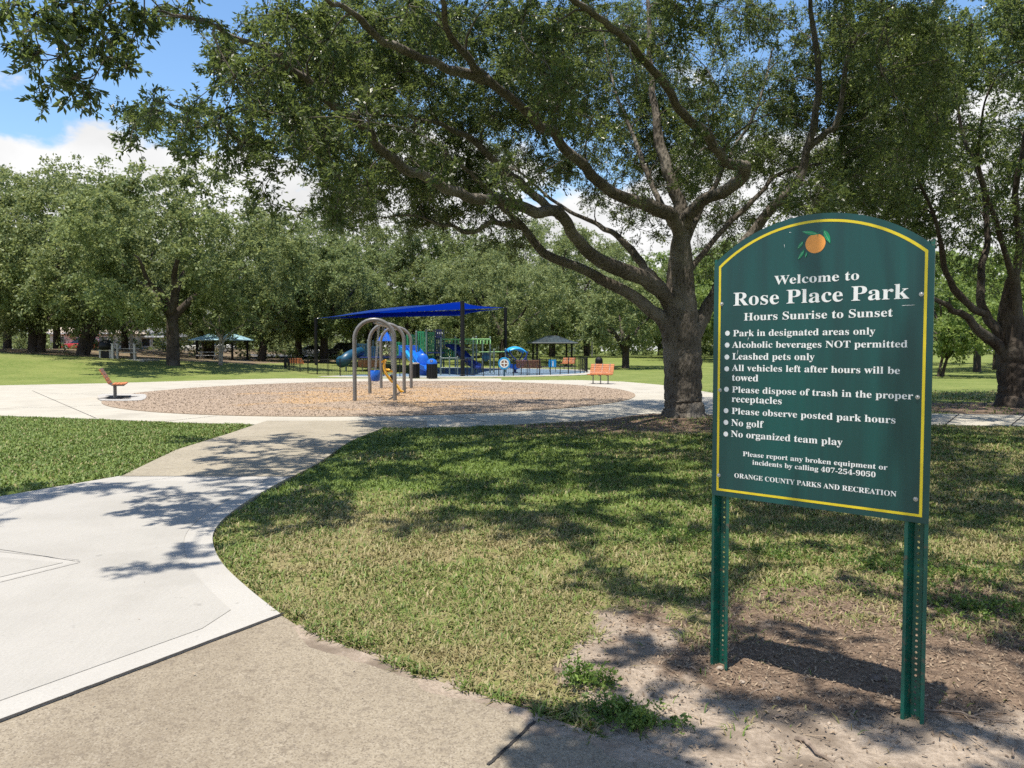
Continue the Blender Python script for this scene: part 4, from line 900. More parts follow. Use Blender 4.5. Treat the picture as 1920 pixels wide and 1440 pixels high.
# bits blown onto the walk
kx = rng.uniform(-2.5, 1, 60); ky = rng.uniform(2.6, 8, 60); ki = np.zeros(60, bool)
for p in (new_slab, agg): ki |= inpoly(kx, ky, p)
flakes(kx[ki], ky[ki], np.full(ki.sum(), .034), rng.uniform(.008, .028, ki.sum()), LITM, 'leaf_litter', .4, .4)

# ------------------------------------------------------------------ swings
sx0, sy0 = G(703, 753); sx2, sy2 = G(743, 729.3); sdir = np.array((sx2-sx0, sy2-sy0)); slen = np.linalg.norm(sdir); sdir /= slen
swing = thing('swing_set', 'grey tube swing frame of three arches standing on the mulch', 'swing set', (sx0, sy0, 0), math.atan2(sdir[1], sdir[0])-math.pi/2)
hwid = .62; Ht = 2.62; rt = .062
for k in range(3):
    y = slen*k/2; P = [(-hwid, y, -.05), (-hwid, y, 1.0), (-hwid, y, Ht-hwid-rt)]+[(-hwid*math.cos(t), y, Ht-hwid-rt+hwid*math.sin(t)) for t in np.linspace(.15, math.pi-.15, 15)]+[(hwid, y, Ht-hwid-rt), (hwid, y, 1.0), (hwid, y, -.05)]
    MB().tube(P, rt, 14).build('arch', STEEL, swing, 60)
MB().tube([(0, 0, Ht-.14), (0, slen, Ht-.14)], .05, 12).build('beam', STEEL, swing, 60)
sw = swing.matrix_basis; rzS = swing.rotation_euler.z
def sworld(p): c, s = math.cos(rzS), math.sin(rzS); return (sx0+p[0]*c-p[1]*s, sy0+p[0]*s+p[1]*c, p[2])
def swing_seat(name, y, label, kind, swingx=0.0):
    o = thing(name, label, 'swing', sworld((0, y, 0)), rzS, 'swings hanging from the arch frame'); top = Ht-.19
    def chains(w0, w1, zs, xs):
        for s in (-1, 1):
            for e in ((0, ) if kind != 'bucket' else (-.04, .04)):
                n = 40; P0 = np.array((0, s*w0+e*.5, top)); P1 = np.array((xs, s*w1+e, zs)); m = MB()
                for i in range(n):
                    a = P0+(P1-P0)*i/n; b = P0+(P1-P0)*(i+1.1)/n; off = np.array((.008, 0, 0)) if i % 2 else np.array((0, .008, 0))
                    m.tube([a-off, b-off], .004, 4); m.tube([a+off, b+off], .004, 4)
                m.build('chain', GALV, o)
    if kind == 'bucket':
        chains(.17, .17, .95, swingx); m = MB(); m.lathe([(.10, .58), (.17, .60), (.20, .72), (.205, .92), (.19, .94), (.185, .90), (.175, .74), (.14, .65), (.06, .64)], 18, (swingx, 0, 0), .8, 1); m.build('seat', BLUEP, o, 50)
    elif kind == 'belt':
        chains(.24, .22, .62, swingx); P = [(swingx, -.22, .62), (swingx, -.16, .52), (swingx, 0, .48), (swingx, .16, .52), (swingx, .22, .62)]; P = smooth(P, 4); V = []
        for p in P: V += [(p[0]-.07, p[1], p[2]), (p[0]+.07, p[1], p[2]), (p[0]+.07, p[1], p[2]-.015), (p[0]-.07, p[1], p[2]-.015)]
        MB().add(V, [(4*i+a, 4*i+(a+1) % 4, 4*i+4+(a+1) % 4, 4*i+4+a) for i in range(len(P)-1) for a in range(4)]).build('seat', BLACKM, o)
    else:
        chains(.30, .26, 1.0, swingx+.1)
        P = smooth([(swingx-.26, 1.22), (swingx-.16, 1.28), (swingx-.2, 1.12), (swingx-.14, .85), (swingx+.02, .62), (swingx+.22, .45), (swingx+.36, .24), (swingx+.44, .20)], 4); wv = .23; V = []
        for i, p in enumerate(P):
            q = .04; ww = wv*(1-.25*i/len(P)); V += [(p[0], -ww, p[1]), (p[0]+q, -ww*.6, p[1]-q*.6), (p[0]+q, ww*.6, p[1]-q*.6), (p[0], ww, p[1]), (p[0]-.02, ww*.9, p[1]-.06), (p[0]-.02, -ww*.9, p[1]-.06)]
        n = 6; MB().add(V, [(n*i+a, n*i+(a+1) % n, n*i+n+(a+1) % n, n*i+n+a) for i in range(len(P)-1) for a in range(n)]+[tuple(range(n)), tuple(range(len(V)-n, len(V)))]).build('seat', YELL, o, 40)
        MB().tube([(swingx-.12, -.24, .95), (swingx+.16, -.2, .85), (swingx+.2, 0, .83), (swingx+.16, .2, .85), (swingx-.12, .24, .95)], .03, 8).build('safety_bar', YELL, o, 60)
    return o
swing_seat('bucket_swing', slen*.17, 'blue bucket swing in the near bay of the arch frame', 'bucket', -.13)
swing_seat('adaptive_swing', slen*.34, 'yellow reclined adaptive swing in the near bay of the arch frame', 'adaptive', .22)
swing_seat('belt_swing', slen*.66, 'dark belt swing nearest in the far bay of the arch frame', 'belt', .1)
swing_seat('belt_swing', slen*.84, 'dark belt swing farthest in the far bay of the arch frame', 'belt', -.05)

# ------------------------------------------------------------------ benches
def bench(label, loc, rz, wd=1.5, slat=ORNG, secs=1, back=5):
    o = thing('park_bench', label, 'bench', loc, rz, 'slatted benches around the play areas')
    sm = MB(); bm = MB()
    for i in range(4): sm.box((0, -.10+.105*i*-1+.10, .44+.012*(i == 3)), (wd, .092, .04))
    sm.build('seat', slat, o, None, .006)
    for i in range(back):
        z = .50+.098*i; y = .16+.055*i; bm.box((0, y, z), (wd, .035, .088), 0, Matrix.Rotation(-.42, 3, 'X'))
    bm.build('backrest', slat, o, None, .006)
    xs = (-wd*.32, 0, wd*.32) if secs == 1 else [wd*(-.5+k/secs) for k in range(secs+1)]
    for x in (xs if secs == 1 else [wd*(-.33), 0, wd*.33]):
        MB().tube([(x, .0, 0), (x, 0, .40)], .028, 8).box((x, 0, .012), (.12, .24, .02)).build('leg', STEEL, o, 50)
        MB().tube([(x, -.30, .40), (x, .05, .405), (x, .15, .46), (x, .40, .96)], .022, 8).build('bracket', STEEL, o, 50)
    if secs > 1:
        for x in xs:
            MB().tube([(x, -.33, .47), (x, .11, .48), (x, .39, .97)], .02, 6).build('divider', STEEL, o, 50)
    return o
bx, by = G(216, 747); bench('orange slatted bench on a white slab at the left end of the mulch bed', (bx, by, .05), R(114), 1.4)
MB().prism([tuple(q) for q in smooth(GP([(184, 744), (200, 741), (255, 741), (273, 742), (272, 750), (255, 753.5), (200, 753.5), (186, 751)]), 4, True)][::-1], -.05, .048).build('bench_slab', CEDGE); struct(bpy.data.objects['bench_slab'])
gr = MB(); gr.box((*G(222, 747.8), .0495), (.80, 1.25, .003))
for i in range(8):
    for j in range(4):
        x, y = G(203+i*5.4, 744.8+j*2.0); gr.box((x, y, .053), (.075, .22, .008))
tag(gr.build('drain_grate', BLACKM), 'dark slotted grate set in the white slab under the left bench', 'grate')
bench('orange slatted bench standing alone beside the path right of the mulch bed', (*G(1126, 720), .012), R(-22), 1.15)
bench('brown three section bench in front of the round play panel at the fence', (*G(992, 703), .024), R(168), 1.6, BRSL, 3)
bench('orange bench inside the fence near the right end of the playground', (*G(1065, 692), .024), R(-24), 1.15)
bench('orange bench behind the left end of the playground fence', (*G(560, 694), .024), R(58), 1.45)
bench('brown three section bench seen behind the swing arches', (*G(695, 700), .024), R(190), 1.7, BRSL, 3)

# ------------------------------------------------------------------ shade sail on black posts
ss = thing('shade_sail', 'large blue fabric shade sail on tall black posts over the playground', 'shade canopy', (-4, 56, 0))
def lo(p, o): return np.array(p)-np.array(o.location)
pA = W(867, 566, 47.5); pB = W(592, 597, 62); pC = W(948, 578, 66); pD = W(700, 585, 78)
bases = [(pA, 47.5), (pB, 62), (pC, 66), (pD, 78)]
for p, y in bases:
    q = lo(p, ss); m = MB().tube([(q[0], q[1], -.1), (q[0], q[1], q[2]+.05)], .135, 14); m.lathe([(.20, -.02), (.20, .05), (.15, .06)], 14, (q[0], q[1], 0)); m.build('post', BLACKM, ss, 60)
def sail(c, sag, mat, nm, n=14):
    c = [lo(p, ss) for p in c]; V = []
    for j in range(n+1):
        for i in range(n+1):
            s, t = i/n, j/n; e = .10
            p = (c[0]*(1-s)+c[1]*s)*(1-t)+(c[3]*(1-s)+c[2]*s)*t; cen = sum(c)/4; k = 4*s*(1-s)*(1-abs(2*t-1)**2*.0)*.0+((s*(1-s))*(abs(2*t-1))**1.5+(t*(1-t))*(abs(2*s-1))**1.5)*4
            p = p+(cen-p)*e*k; p = p.copy(); p[2] += sag*16*s*(1-s)*t*(1-t); V.append(p)
    F = [(j*(n+1)+i, j*(n+1)+i+1, (j+1)*(n+1)+i+1, (j+1)*(n+1)+i) for j in range(n) for i in range(n)]
    o = MB().add(V, F).build(nm, mat, ss, 180); md = o.modifiers.new('thickness', 'SOLIDIFY'); md.thickness = .02; return o
f1_, f2_, f3_, f4_ = W(866, 566, 47.6), W(597, 597, 62), W(660, 590, 78), W(944, 577, 66)
sail([f1_, f2_, f3_, f4_], .35, BLUES, 'sail')
l1, l2, l3, l4 = W(866, 592, 47.9), W(612, 598, 62), W(690, 588, 80), W(935, 580, 64); sail([l1, l2, l3, l4], .1, BLUES, 'sail')
for p, q in ((pA, f1_), (pB, f2_), (pC, f4_)): MB().tube([lo(p, ss), lo(q, ss)], .03, 6).build('corner_fitting', GALV, ss, 60)

# ------------------------------------------------------------------ playground fence
fc = np.array((-5.5, 57.7)); FR = 11.1
fence = thing('playground_fence', 'low black picket fence curving around the blue play surface', 'fence', (fc[0], fc[1], 0))
gates = [(-1.72, -1.38)]
def fok(a): return not any(g[0] < a < g[1] for g in gates)
angs = np.linspace(-3.35, .25, 40); pk = MB(); rl = MB()
for i, a in enumerate(angs):
    if fok(a) or fok(a-.06): MB().tube([(FR*math.cos(a), FR*math.sin(a), 0), (FR*math.cos(a), FR*math.sin(a), 1.12)], .032, 6).build('post', BLACKM, fence, 60)
for h in (.12, 1.02):
    for (a0_, a1_) in ((-3.35, gates[0][0]), (gates[0][1], .25)):
        aa = np.linspace(a0_, a1_, 60); rl.tube([(FR*math.cos(a), FR*math.sin(a), h) for a in aa], .016, 5)
for a in np.arange(-3.35, .25, .0125):
    if fok(a): pk.tube([(FR*math.cos(a), FR*math.sin(a), .12), (FR*math.cos(a), FR*math.sin(a), 1.02)], .0075, 4, False)
rl.build('rail', BLACKM, fence, 60); k = pk.build('picket', BLACKM, fence); k['kind'] = 'stuff'

# ------------------------------------------------------------------ play structure
PY = 53.0; u_ = lambda px, y=PY: (px-960)/FPX*y; hz = lambda py, y=PY: float(W(960, py, y)[2])
play = thing('play_structure', 'green and blue climbing structure with slides and monkey bars under the shade sail', 'playground', (u_(790), PY, .02))
ox, oy = u_(790), PY
def lp(px, y): return u_(px, y)-ox, y-oy
def ppost(px, y, top, mat=PGREY, r=.06):
    x, yy = lp(px, y); MB().tube([(x, yy, 0), (x, yy, hz(top, y))], r, 10).lathe([(r*1.05, hz(top, y)), (r*1.1, hz(top, y)+.05), (r*.5, hz(top, y)+.09)], 10, (x, yy, 0)).build('post', mat, play, 60)
for px, y, top in ((827, 51, 635), (854, 51.5, 634), (887, 52, 635), (893, 54, 633), (919, 54, 634), (905, 56, 641), (781, 52, 623), (800, 52, 621), (815, 54, 620), (832, 54, 621), (716, 54, 628), (735, 54, 628), (668, 56, 640), (690, 56, 640), (700, 58, 640), (760, 55, 632)): ppost(px, y, top)
for i, px in enumerate((826, 843, 858, 870, 885)): ppost(px, 49.5, 671, PGREY, .045)
def panel(pxa, pxb, y, ta, tb, mat, th=.06, slats=0, name='panel'):
    x0, x1 = lp(pxa, y)[0], lp(pxb, y)[0]; z0, z1_ = hz(tb, y), hz(ta, y); m = MB()
    if slats:
        n = slats
        for i in range(n): w_ = (x1-x0)/n; m.box((x0+w_*(i+.5), y-oy, (z0+z1_)/2), (w_*.72, th, z1_-z0))
        m.box(((x0+x1)/2, y-oy, z0+.06), (x1-x0, th*.8, .1)); m.box(((x0+x1)/2, y-oy, z1_-.06), (x1-x0, th*.8, .1))
    else: m.box(((x0+x1)/2, y-oy, (z0+z1_)/2), (x1-x0, th, z1_-z0))
    m.build(name, mat, play, None, .015)
panel(783, 800, 52.2, 622, 690, GREENP, .06, 4); panel(801, 815, 52.4, 623, 690, GREENP, .06, 5); panel(816, 830, 53, 634, 682, TEAL, .06, 4); panel(762, 782, 54, 628, 660, GREENP, .06, 4)
panel(828, 853, 53.5, 655, 675, GREENP, .06, 6); panel(670, 690, 56.2, 645, 668, TEAL, .06, 6); panel(690, 716, 56.4, 650, 672, TEAL, .06, 5); panel(736, 760, 55, 642, 668, GREENP, .06, 5)
panel(748, 780, 52.5, 648, 672, BLUEP, .08, 0); panel(817, 829, 52.7, 618, 634, NAVY, .06, 3)
def deck(pxa, pxb, y0, y1, py):
    x0, x1 = lp(pxa, y0)[0], lp(pxb, y0)[0]; z = hz(py, y0); MB().box(((x0+x1)/2, (y0+y1)/2-oy, z), (x1-x0, y1-y0, .08)).build('deck', NAVY, play, None, .01)
deck(781, 832, 52, 54.4, 662); deck(668, 760, 54, 57, 671); deck(745, 781, 52.3, 55, 668)
def slide(pts, wd, mat, nm='slide'):
    """an open chute: pts are (px, distance, py)"""
    P = smooth([(*lp(a, b), hz(c, b)) for a, b, c in pts], 6); T = np.gradient(P, axis=0); T[:, 2] = 0; T /= np.linalg.norm(T, axis=1)[:, None]+1e-9; N_ = np.stack([-T[:, 1], T[:, 0], T[:, 2]*0], 1)
    sec = [(-1, .24), (-.92, .26), (-.8, .05), (0, 0), (.8, .05), (.92, .26), (1, .24), (.9, -.06), (0, -.09), (-.9, -.06)]; V = []
    for p, n_ in zip(P, N_):
        for a, b in sec: q = p+n_*a*wd/2; V.append((q[0], q[1], q[2]+b))
    k = len(sec); MB().add(V, [(k*i+a, k*i+(a+1) % k, k*i+k+(a+1) % k, k*i+k+a) for i in range(len(P)-1) for a in range(k)]+[tuple(range(k)), tuple(range(len(V)-k, len(V)))]).build(nm, mat, play, 50)
slide([(840, 53.5, 648), (855, 53, 656), (870, 52.3, 668), (884, 51.6, 684), (896, 51, 690)], .62, NAVY)
slide([(772, 53, 655), (780, 51.5, 664), (788, 50, 677), (797, 48.6, 689), (806, 47.9, 694)], .85, BLUEP)
slide([(755, 53, 655), (766, 51.5, 664), (778, 50.2, 680), (786, 49.5, 690)], .6, LBLUE)
def hump(px, y, py, s, mat, nm='climber'):
    x, yy = lp(px, y); z = hz(py, y); MB().lathe([(s*1.0, -z*.98), (s*1.05, -z*.5), (s*.85, 0), (s*.55, s*.55), (s*.1, s*.72)], 14, (x, yy, z), 1, .45).build(nm, mat, play, 60)
hump(793, 49.2, 672, .42, BLUEP); 
# covered spiral slide at the left, on its stem
P = [(*lp(a, b), hz(c, b)) for a, b, c in ((676, 55, 660), (664, 54, 664), (653, 53.2, 670), (645, 53, 677), (640, 53.2, 679))]
MB().tube(smooth(P, 5), np.linspace(.33, .42, 21), 16).build('tube_slide', TEAL, play, 60)
x, yy = lp(649, 53); MB().tube([(x, yy, 0), (x, yy, hz(680, 53))], .06, 8).build('post', PGREY, play, 60)
# pointed blue roof on the middle tower
x, yy = lp(723, 54); zr = hz(640, 54); MB().add([(x-.5, yy-.5, zr), (x+.5, yy-.5, zr), (x+.5, yy+.5, zr), (x-.5, yy+.5, zr), (x, yy, hz(617, 54))], [(0, 1, 4), (1, 2, 4), (2, 3, 4), (3, 0, 4), (3, 2, 1, 0)]).build('tower_roof', BLUER2, play)
# monkey bars
m = MB(); 
for y in (51.2, 53.8): a, b = lp(826, y), lp(919, y); m.tube([(a[0], a[1], hz(637, 52.5)), (b[0], b[1], hz(637, 52.5))], .035, 8)
for i in range(15): px = 828+i*6.4; a = lp(px, 51.2); m.tube([(a[0], a[1], hz(637, 52.5)), (a[0], a[1]+.2, hz(645, 52.5)), (a[0], a[1]+2.4, hz(645, 52.5)), (a[0], a[1]+2.6, hz(637, 52.5))], .022, 6)
m.build('monkey_bar', LIME, play, 60)
m = MB(); a, b = lp(826, 49.5), lp(885, 49.5); m.tube([(a[0], a[1], hz(672, 49.5)), (b[0], b[1], hz(672, 49.5))], .03, 8).tube([(a[0], a[1], hz(690, 49.5)), (b[0], b[1], hz(690, 49.5))], .03, 8); m.build('handrail', PGREY, play, 60)
a, b = lp(880, 55), lp(948, 55); MB().tube([(a[0], a[1], hz(661, 55)), (b[0], b[1], hz(660, 55))], .03, 8).build('handrail', LIME, play, 60)
for px, y, top in ((926, 55, 657), (948, 55, 656)): ppost(px, y, top)
x, yy = lp(911, 54); MB().lathe([(.28, -.03), (.30, 0), (.28, .03)], 18).build('spinner_disc', TEAL, play, 40).matrix_local = Matrix.Translation((x, yy, hz(670, 54))) @ Matrix.Rotation(R(90), 4, 'X')
def flatdisc(o, c, r, mat, nm, y=-.03, r0=None, n=24):
    if r0 is None: MB().add([(c[0]+r*math.cos(2*math.pi*i/n), y, c[1]+r*math.sin(2*math.pi*i/n)) for i in range(n)], [tuple(range(n))]).build(nm, mat, o)
    else: MB().add([(c[0]+q*math.cos(2*math.pi*i/n), y, c[1]+q*math.sin(2*math.pi*i/n)) for q in (r, r0) for i in range(n)], [(i, (i+1) % n, n+(i+1) % n, n+i) for i in range(n)]).build(nm, mat, o)
rp = thing('activity_panel', 'round light blue play panel with a white ringed pattern on a post inside the fence', 'play panel', (*G(945.5, 706), .02)); ry_ = rp.location.y; rz_ = hz(682, ry_)
MB().lathe([(.36, -.025), (.37, 0), (.36, .025)], 28).build('disc', LBLUE, rp, 40).matrix_local = Matrix.Translation((0, 0, rz_)) @ Matrix.Rotation(R(90), 4, 'X')
flatdisc(rp, (0, rz_), .27, WHITE, 'ring', -.031, .20); flatdisc(rp, (0, rz_), .198, BRSL, 'face', -.031)
MB().box((0, -.034, rz_), (.38, .004, .06)).box((0, -.0345, rz_), (.06, .004, .38)).build('cross', WHITE, rp)
MB().tube([(0, .06, 0), (0, .06, rz_+.1)], .06, 10).build('post', TEAL, rp, 60)
bp = thing('info_panel', 'square blue notice panel with a pale figure on two thin legs by the right fence', 'notice board', (*G(1036, 698), .02)); by_ = bp.location.y; z0_, z1_ = hz(689, by_), hz(675, by_)
MB().box((0, 0, (z0_+z1_)/2), (.56, .04, z1_-z0_)).build('board', LBLUE, bp, None, .01)
for s in (-.22, .22): MB().tube([(s, .03, 0), (s, .03, z1_-.05)], .022, 8).build('leg', STEEL, bp, 60)
flatdisc(bp, (.02, (z0_+z1_)/2+.12), .05, WHITE, 'figure', -.024); MB().box((.02, -.023, (z0_+z1_)/2-.08), (.09, .004, .26)).build('figure', WHITE, bp)
# spinner with a light blue canopy
sp_ = thing('spinner_ride', 'play spinner with a light blue shell canopy over a navy boat shaped seat', 'playground ride', (u_(966, 54), 54, .02)); k = 14
V = []
for i in range(k+1):
    for j in range(9):
        s = -1+2*i/k; t = -1+2*j/8; V.append((s*.72+.05, t*.55*(1-.3*s*s), hz(650, 54)-.26*s*s-.18*t*t-.05*s))
o = MB().add(V, [(i*9+j, (i+1)*9+j, (i+1)*9+j+1, i*9+j+1) for i in range(k) for j in range(8)]).build('canopy', LBLUE, sp_, 180); o.modifiers.new('t', 'SOLIDIFY').thickness = .05
P = smooth([(-.62, 0, hz(656, 54)), (-.35, 0, 1.15), (.15, 0, .85), (.55, 0, 1.0), (.78, 0, hz(660, 54))], 5)
for s in (-.45, .45): MB().tube([(p[0], s, p[2]) for p in P], .045, 8).build('frame', NAVY, sp_, 60)
V = []; SB = [(-.75, .42, .05), (-.5, .50, .30), (0, .36, .42), (.45, .52, .42), (.75, .85, .30), (.82, 1.0, .06)]
for (x, zb, hw) in SB: V += [(x, -hw, zb+.18), (x, -hw*.7, zb-.12), (x, hw*.7, zb-.12), (x, hw, zb+.18), (x, hw*.8, zb+.16), (x, hw*.5, zb-.02), (x, -hw*.5, zb-.02), (x, -hw*.8, zb+.16)]
n = 8; MB().add(V, [(n*i+a, n*i+(a+1) % n, n*i+n+(a+1) % n, n*i+n+a) for i in range(len(SB)-1) for a in range(n)]+[tuple(range(n)), tuple(range(len(V)-n, len(V)))]).build('seat', BLUEP, sp_, 60)
MB().lathe([(.22, 0), (.22, .05), (.09, .08), (.08, .45)], 14).build('pedestal', NAVY, sp_, 50)
sp_.rotation_euler.z = .35
# trash receptacles
def bin_(label, loc, lid, liddome=True):
    o = thing('trash_bin', label, 'trash bin', loc, 0, 'slatted trash bins'); m = MB().lathe([(.26, .03), (.27, .05), (.27, .80), (.25, .82)], 20); m.build('liner', BLACKM, o, 50)
    s = MB()
    for i in range(20):
        a = 2*math.pi*i/20; s.box((.295*math.cos(a), .295*math.sin(a), .43), (.02, .07, .82), a)
    s.build('slats', BLACKM, o)
    if liddome: MB().lathe([(.31, .83), (.31, .88), (.27, 1.0), (.15, 1.10), (.03, 1.13)], 20).build('lid', lid, o, 60); MB().lathe([(.09, -.02), (.09, .02)], 14).build('opening', BLACKM, o).matrix_local = Matrix.Translation((0, -.245, .99)) @ Matrix.Rotation(R(62), 4, 'X')
    else: MB().lathe([(.31, .82), (.31, .87), (.20, .89), (.20, .86), (.05, .84)], 20).build('lid', lid, o, 60)
    return o
bin_('black slatted bin with a tan rim lid behind the far right leg of the swings', (*G(777, 710), .014), TANW, False)
bin_('black slatted recycling bin with a blue dome lid in front of the playground', (*G(810, 710.5), .014), BLUEP)
x, y, z = at(1123, 62); bin_('black bin on the lawn behind the lone orange bench', (x, y, z), BLACKM)

# ------------------------------------------------------------------ pavilions, tables, grills
def pavilion(label, loc, rz, wx, wy, eave, ridge, rl_, roofm, postm, cup=False):
    o = thing('picnic_pavilion', label, 'pavilion', loc, rz, 'open picnic pavilions'); a, b = wx/2, wy/2; e = .5; r = rl_/2
    V = [(-a-e, -b-e, eave), (a+e, -b-e, eave), (a+e, b+e, eave), (-a-e, b+e, eave), (-r, 0, ridge), (r, 0, ridge)]
    rf = MB().add(V, [(0, 1, 5, 4), (1, 2, 5), (2, 3, 4, 5), (3, 0, 4), (3, 2, 1, 0)]).build('roof', roofm, o)
    f = MB(); 
    for p, q in ((0, 1), (1, 2), (2, 3), (3, 0)): f.tube([V[p], V[q]], .06, 5)
    for p, q in ((0, 4), (1, 5), (2, 5), (3, 4), (4, 5)): f.tube([V[p], V[q]], .035, 5)
    f.build('trim', roofm if not cup else WHITE, rf)
    if rl_ > .2:   # raised seams
        s = MB()
        for i in range(1, 12):
            t = i/12; x = -a-e+(wx+2*e)*t; xr = max(-r, min(r, x)); z = eave+(ridge-eave)*(1 if abs(x) <= r else (a+e-abs(x))/(a+e-r)); yv = -(b+e)*(1-(z-eave)/(ridge-eave)); s.tube([(x, -b-e, eave+.02), (x, yv, z+.02)], .02, 4)
        s.build('roof_seam', roofm, rf)
    for sx_ in (-1, 1):
        for sy_ in (-1, 1): MB().box((sx_*a, sy_*b, eave/2), (.16, .16, eave)).box((sx_*a, sy_*b, .1), (.3, .3, .2)).build('post', postm, o, None, .01)
    MB().box((0, 0, .02), (wx+.8, wy+.8, .1)).build('floor_slab', CLOOP, o); return o
pv = pavilion('pavilion with a light blue hipped metal roof under the bank oaks', at(418, 72, .0), -.12, 3.4, 3.0, 1.95, 2.7, 1.2, BLUER, BLACKM)
pv2 = pavilion('pavilion with a dark slate roof on black posts right of the playground', at(1035, 74, .02), .10, 3.3, 3.0, 2.3, 3.0, .9, DARKR, BLACKM)
def table(label, loc, rz, mat=GALV):
    o = thing('picnic_table', label, 'picnic table', loc, rz, 'picnic tables'); t = MB()
    for i in range(5): t.box((0, -.3+.15*i, .74), (1.8, .135, .04))
    t.build('tabletop', mat, o)
    for s in (-1, 1):
        b_ = MB(); b_.box((0, s*.68, .45), (1.8, .13, .04)).box((0, s*.82, .45), (1.8, .13, .04)); b_.build('seat', mat, o)
        MB().tube([(s*.6, -.75, .43), (s*.6, .75, .43)], .03, 6).tube([(s*.6, -.6, 0), (s*.6, -.25, .72)], .03, 6).tube([(s*.6, .6, 0), (s*.6, .25, .72)], .03, 6).build('leg', mat, o, 60)
    return o
table('grey picnic table right of the grill on the bank', at(236, 54), .3); table('picnic table under the blue roofed pavilion', at(392, 71, .05), .1, WHITE)
table('dark picnic table under the slate roofed pavilion', at(1015, 74, .07), .2, BLACKM); table('second dark table under the slate roofed pavilion, at its right', at(1052, 73.5, .07), 1.2, BLACKM)
gx_ = thing('picnic_grill', 'black round hooded grill on pale legs at the edge of the bank', 'grill', at(200, 53)); 
MB().lathe([(.38, .62), (.46, .72), (.48, .92), (.42, 1.12), (.26, 1.26), (.04, 1.30)], 18).build('hood', BLACKM, gx_, 50)
for sx_ in (-.35, .35): MB().box((sx_, 0, .31), (.12, .4, .62)).build('leg', PALEW, gx_, None, .01)
MB().box((0, 0, .58), (.95, .5, .06)).build('shelf', PALEW, gx_, None, .01); MB().box((0, .02, .28), (.5, .36, .5)).build('firebox', BLACKM, gx_, None, .01)
struct(MB().prism([at(120, 56)[:2], at(270, 51)[:2], at(300, 53)[:2], at(250, 56)[:2], at(160, 59)[:2]], .2, float(gh(at(200, 54)[0], 54))-.10).build('picnic_slab', CLOOP))
for i, (px, y, lab) in enumerate(((212, 52.5, 'grey wooden post nearest the grill'), (221, 53, 'second grey wooden post right of the grill'), (253, 53.5, 'short grey post beside the young pale tree'))):
    x, yy, z = at(px, y); o = MB().box((0, 0, .5), (.14, .14, 1.1)).box((0, 0, 1.07), (.2, .2, .05)).build('marker_post', GALV, None, None, .01); o.location = (x, yy, z); tag(o, lab, 'post', 'grey posts by the grill')

# ------------------------------------------------------------------ houses beyond the park
def house(label, x0, x1, y, h, ridge, wallm, roofm, cols=4, dep=9):
    xa, xb = (x0-960)/FPX*y, (x1-960)/FPX*y; cx_ = (xa+xb)/2; wd = xb-xa; zb = float(gh(cx_, y)); o = thing('house', label, 'house', (cx_, y+dep/2, zb-.1), 0, 'houses beyond the park')
    MB().box((0, 0, h/2), (wd, dep, h)).build('wall', wallm, o)
    a, b = wd/2+.5, dep/2+.5; r = max(.5, wd/2-dep/2); V = [(-a, -b, h), (a, -b, h), (a, b, h), (-a, b, h), (-r, 0, h+ridge), (r, 0, h+ridge)]
    MB().add(V, [(0, 1, 5, 4), (1, 2, 5), (2, 3, 4, 5), (3, 0, 4), (3, 2, 1, 0)]).build('roof', roofm, o); MB().box((0, -b, h-.06), (2*a, .08, .2)).build('gutter', WHITE, o)
    for i in range(cols):
        x = -wd/2+wd*(i+.5)/cols; f = MB().box((x, -dep/2-.02, h*.55), (1.3, .08, 1.25)).build('window', WHITE, o); MB().box((x, -dep/2-.065, h*.55), (1.1, .02, 1.05)).build('pane', GLASS, f)
    return o
house('low house with a tan roof behind the bank oaks at the left', 95, 215, 104, 2.3, 3.0, PALEW, TANW, 3)
house('white walled house between the straight trunk oak and the grills', 245, 305, 112, 2.0, 1.6, PALEW, GREYR, 3)
house('long pale house behind the playground and the slate roofed pavilion', 865, 1010, 150, 3.4, 2.0, PALEW, TANW, 6)
house('grey roofed house right of the slate roofed pavilion', 1020, 1120, 158, 3.0, 2.2, PALEW, GREYR, 5)
x, y = u_(1110, 100), 100; pole = thing('light_pole', 'pale slim light pole right of the slate roofed pavilion', 'lamp post', at(1110, 100)); MB().tube([(0, 0, 0), (0, 0, 5.6)], .09, 8).build('pole', GALV, pole, 60); MB().box((0, -.2, 5.65), (.3, .7, .14)).build('lamp_head', GALV, pole, None, .02)

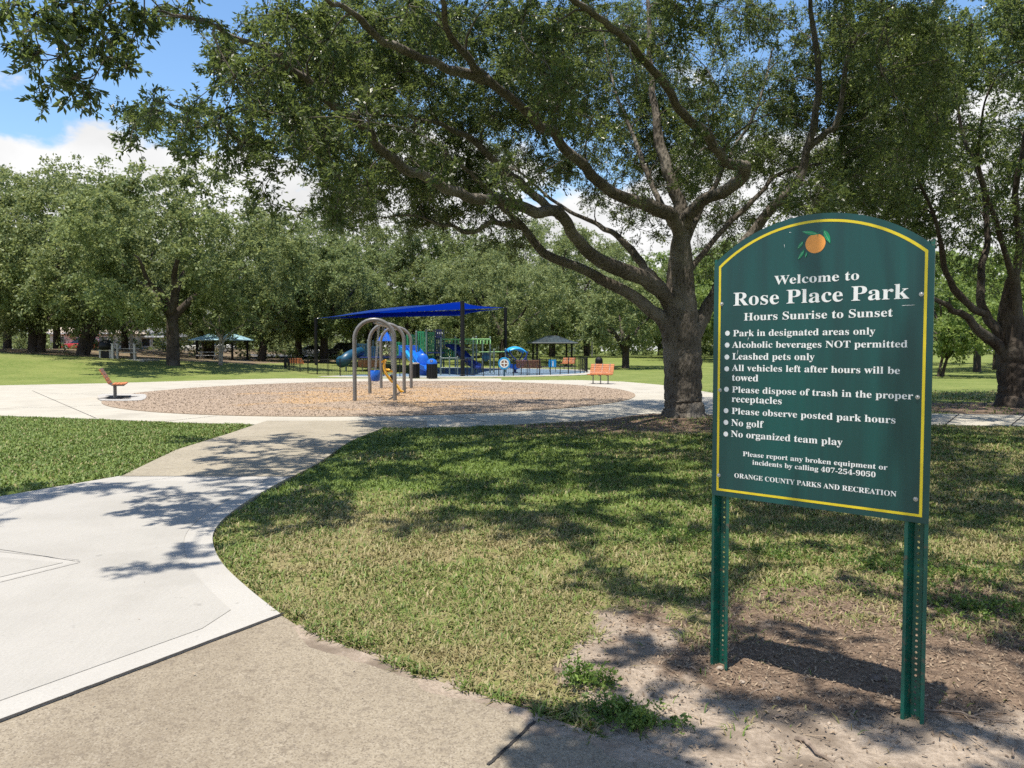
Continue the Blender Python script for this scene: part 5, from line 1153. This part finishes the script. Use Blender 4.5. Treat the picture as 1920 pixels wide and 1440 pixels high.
# ------------------------------------------------------------------ parked cars
def car(label, loc, rz, bodym, suv=False):
    o = thing('parked_car', label, 'car', loc, rz, 'cars parked beyond the park trees'); L_, Wd = 4.7, 1.85; hb = .95 if not suv else 1.08; ht = 1.45 if not suv else 1.78
    sec = [(-2.35, .45, .62, .80), (-2.25, .30, .80, .92), (-1.1, .26, hb*.96, 1), (.9, .26, hb, 1), (2.1, .28, hb*.97, .95), (2.35, .42, .8, .84)]; V = []
    for x, zb, zt, k in sec: hw = Wd/2*k; V += [(x, -hw*.93, zb), (x, -hw, (zb+zt)/2), (x, -hw*.94, zt), (x, hw*.94, zt), (x, hw, (zb+zt)/2), (x, hw*.93, zb)]
    n = 6; MB().add(V, [(n*i+a, n*i+(a+1) % n, n*i+n+(a+1) % n, n*i+n+a) for i in range(len(sec)-1) for a in range(n)]+[tuple(range(n)), tuple(range(len(V)-n, len(V)))]).build('body', bodym, o, 45, .04)
    r0 = -1.0; r1 = 1.7 if not suv else 2.2; tb = (-.35, 1.05) if not suv else (-.3, 1.95); hw = Wd/2*.90; ht2 = hw*.80
    V = [(r0, -hw, hb-.02), (r1, -hw, hb-.02), (tb[1], -ht2, ht), (tb[0], -ht2, ht), (r0, hw, hb-.02), (r1, hw, hb-.02), (tb[1], ht2, ht), (tb[0], ht2, ht)]
    MB().add(V, [(0, 1, 2, 3), (7, 6, 5, 4), (0, 3, 7, 4), (1, 5, 6, 2), (3, 2, 6, 7), (0, 4, 5, 1)]).build('window', GLASS, o, None, .03)
    MB().box(((tb[0]+tb[1])/2, 0, ht+.015), (tb[1]-tb[0]+.1, 2*ht2+.04, .05)).build('roof', bodym, o, None, .02)
    for sx_ in (-1.45, 1.4):
        for s in (-1, 1):
            t = MB().lathe([(.30, -.11), (.335, -.08), (.335, .08), (.30, .11)], 20); wv = t.build('wheel', TYRE, o, 40); wv.matrix_local = Matrix.Translation((sx_, s*.82, .335)) @ Matrix.Rotation(R(90), 4, 'X')
            MB().lathe([(.20, -.12), (.21, 0), (.20, .12)], 14).build('rim', GALV, wv, 40)
    for s in (-1, 1): MB().box((-2.27, s*.62, .68), (.14, .34, .14)).build('headlight', WHITE, o, None, .02); MB().box((2.3, s*.66, .74), (.10, .26, .16)).build('tail_light', REDL, o, None, .02)
    return o
REDL = paint('tail_red', (.4, .01, .01), .3)
car('dark suv parked behind the playground fence left of the swings', at(640, 96, .02), 0, carpaint('dark_car_paint', (.02, .022, .025)), True)
car('red car parked behind the double trunk oak', at(152, 103, -.1), 0, carpaint('red_car_paint', (.50, .015, .025)))
car('white car seen under the left side of the blue roofed pavilion', at(378, 96, .02), 0, carpaint('white_car_paint', (.75, .75, .74)))
car('silver car parked left of the dark suv', at(585, 97, .02), 0, carpaint('silver_car_paint', (.42, .43, .44)))
car('white car seen through the pavilion beside the young y shaped tree', at(408, 101, .02), 0, carpaint('pearl_car_paint', (.72, .73, .72)), True)
struct(MB().add([(-120, 86, .78), (-4, 92, .86), (-4, 103, .86), (-120, 106, 1.78)], [(0, 1, 2, 3)]).build('parking_road', paint('asphalt', (.06, .06, .06), .95, .3, 3)))
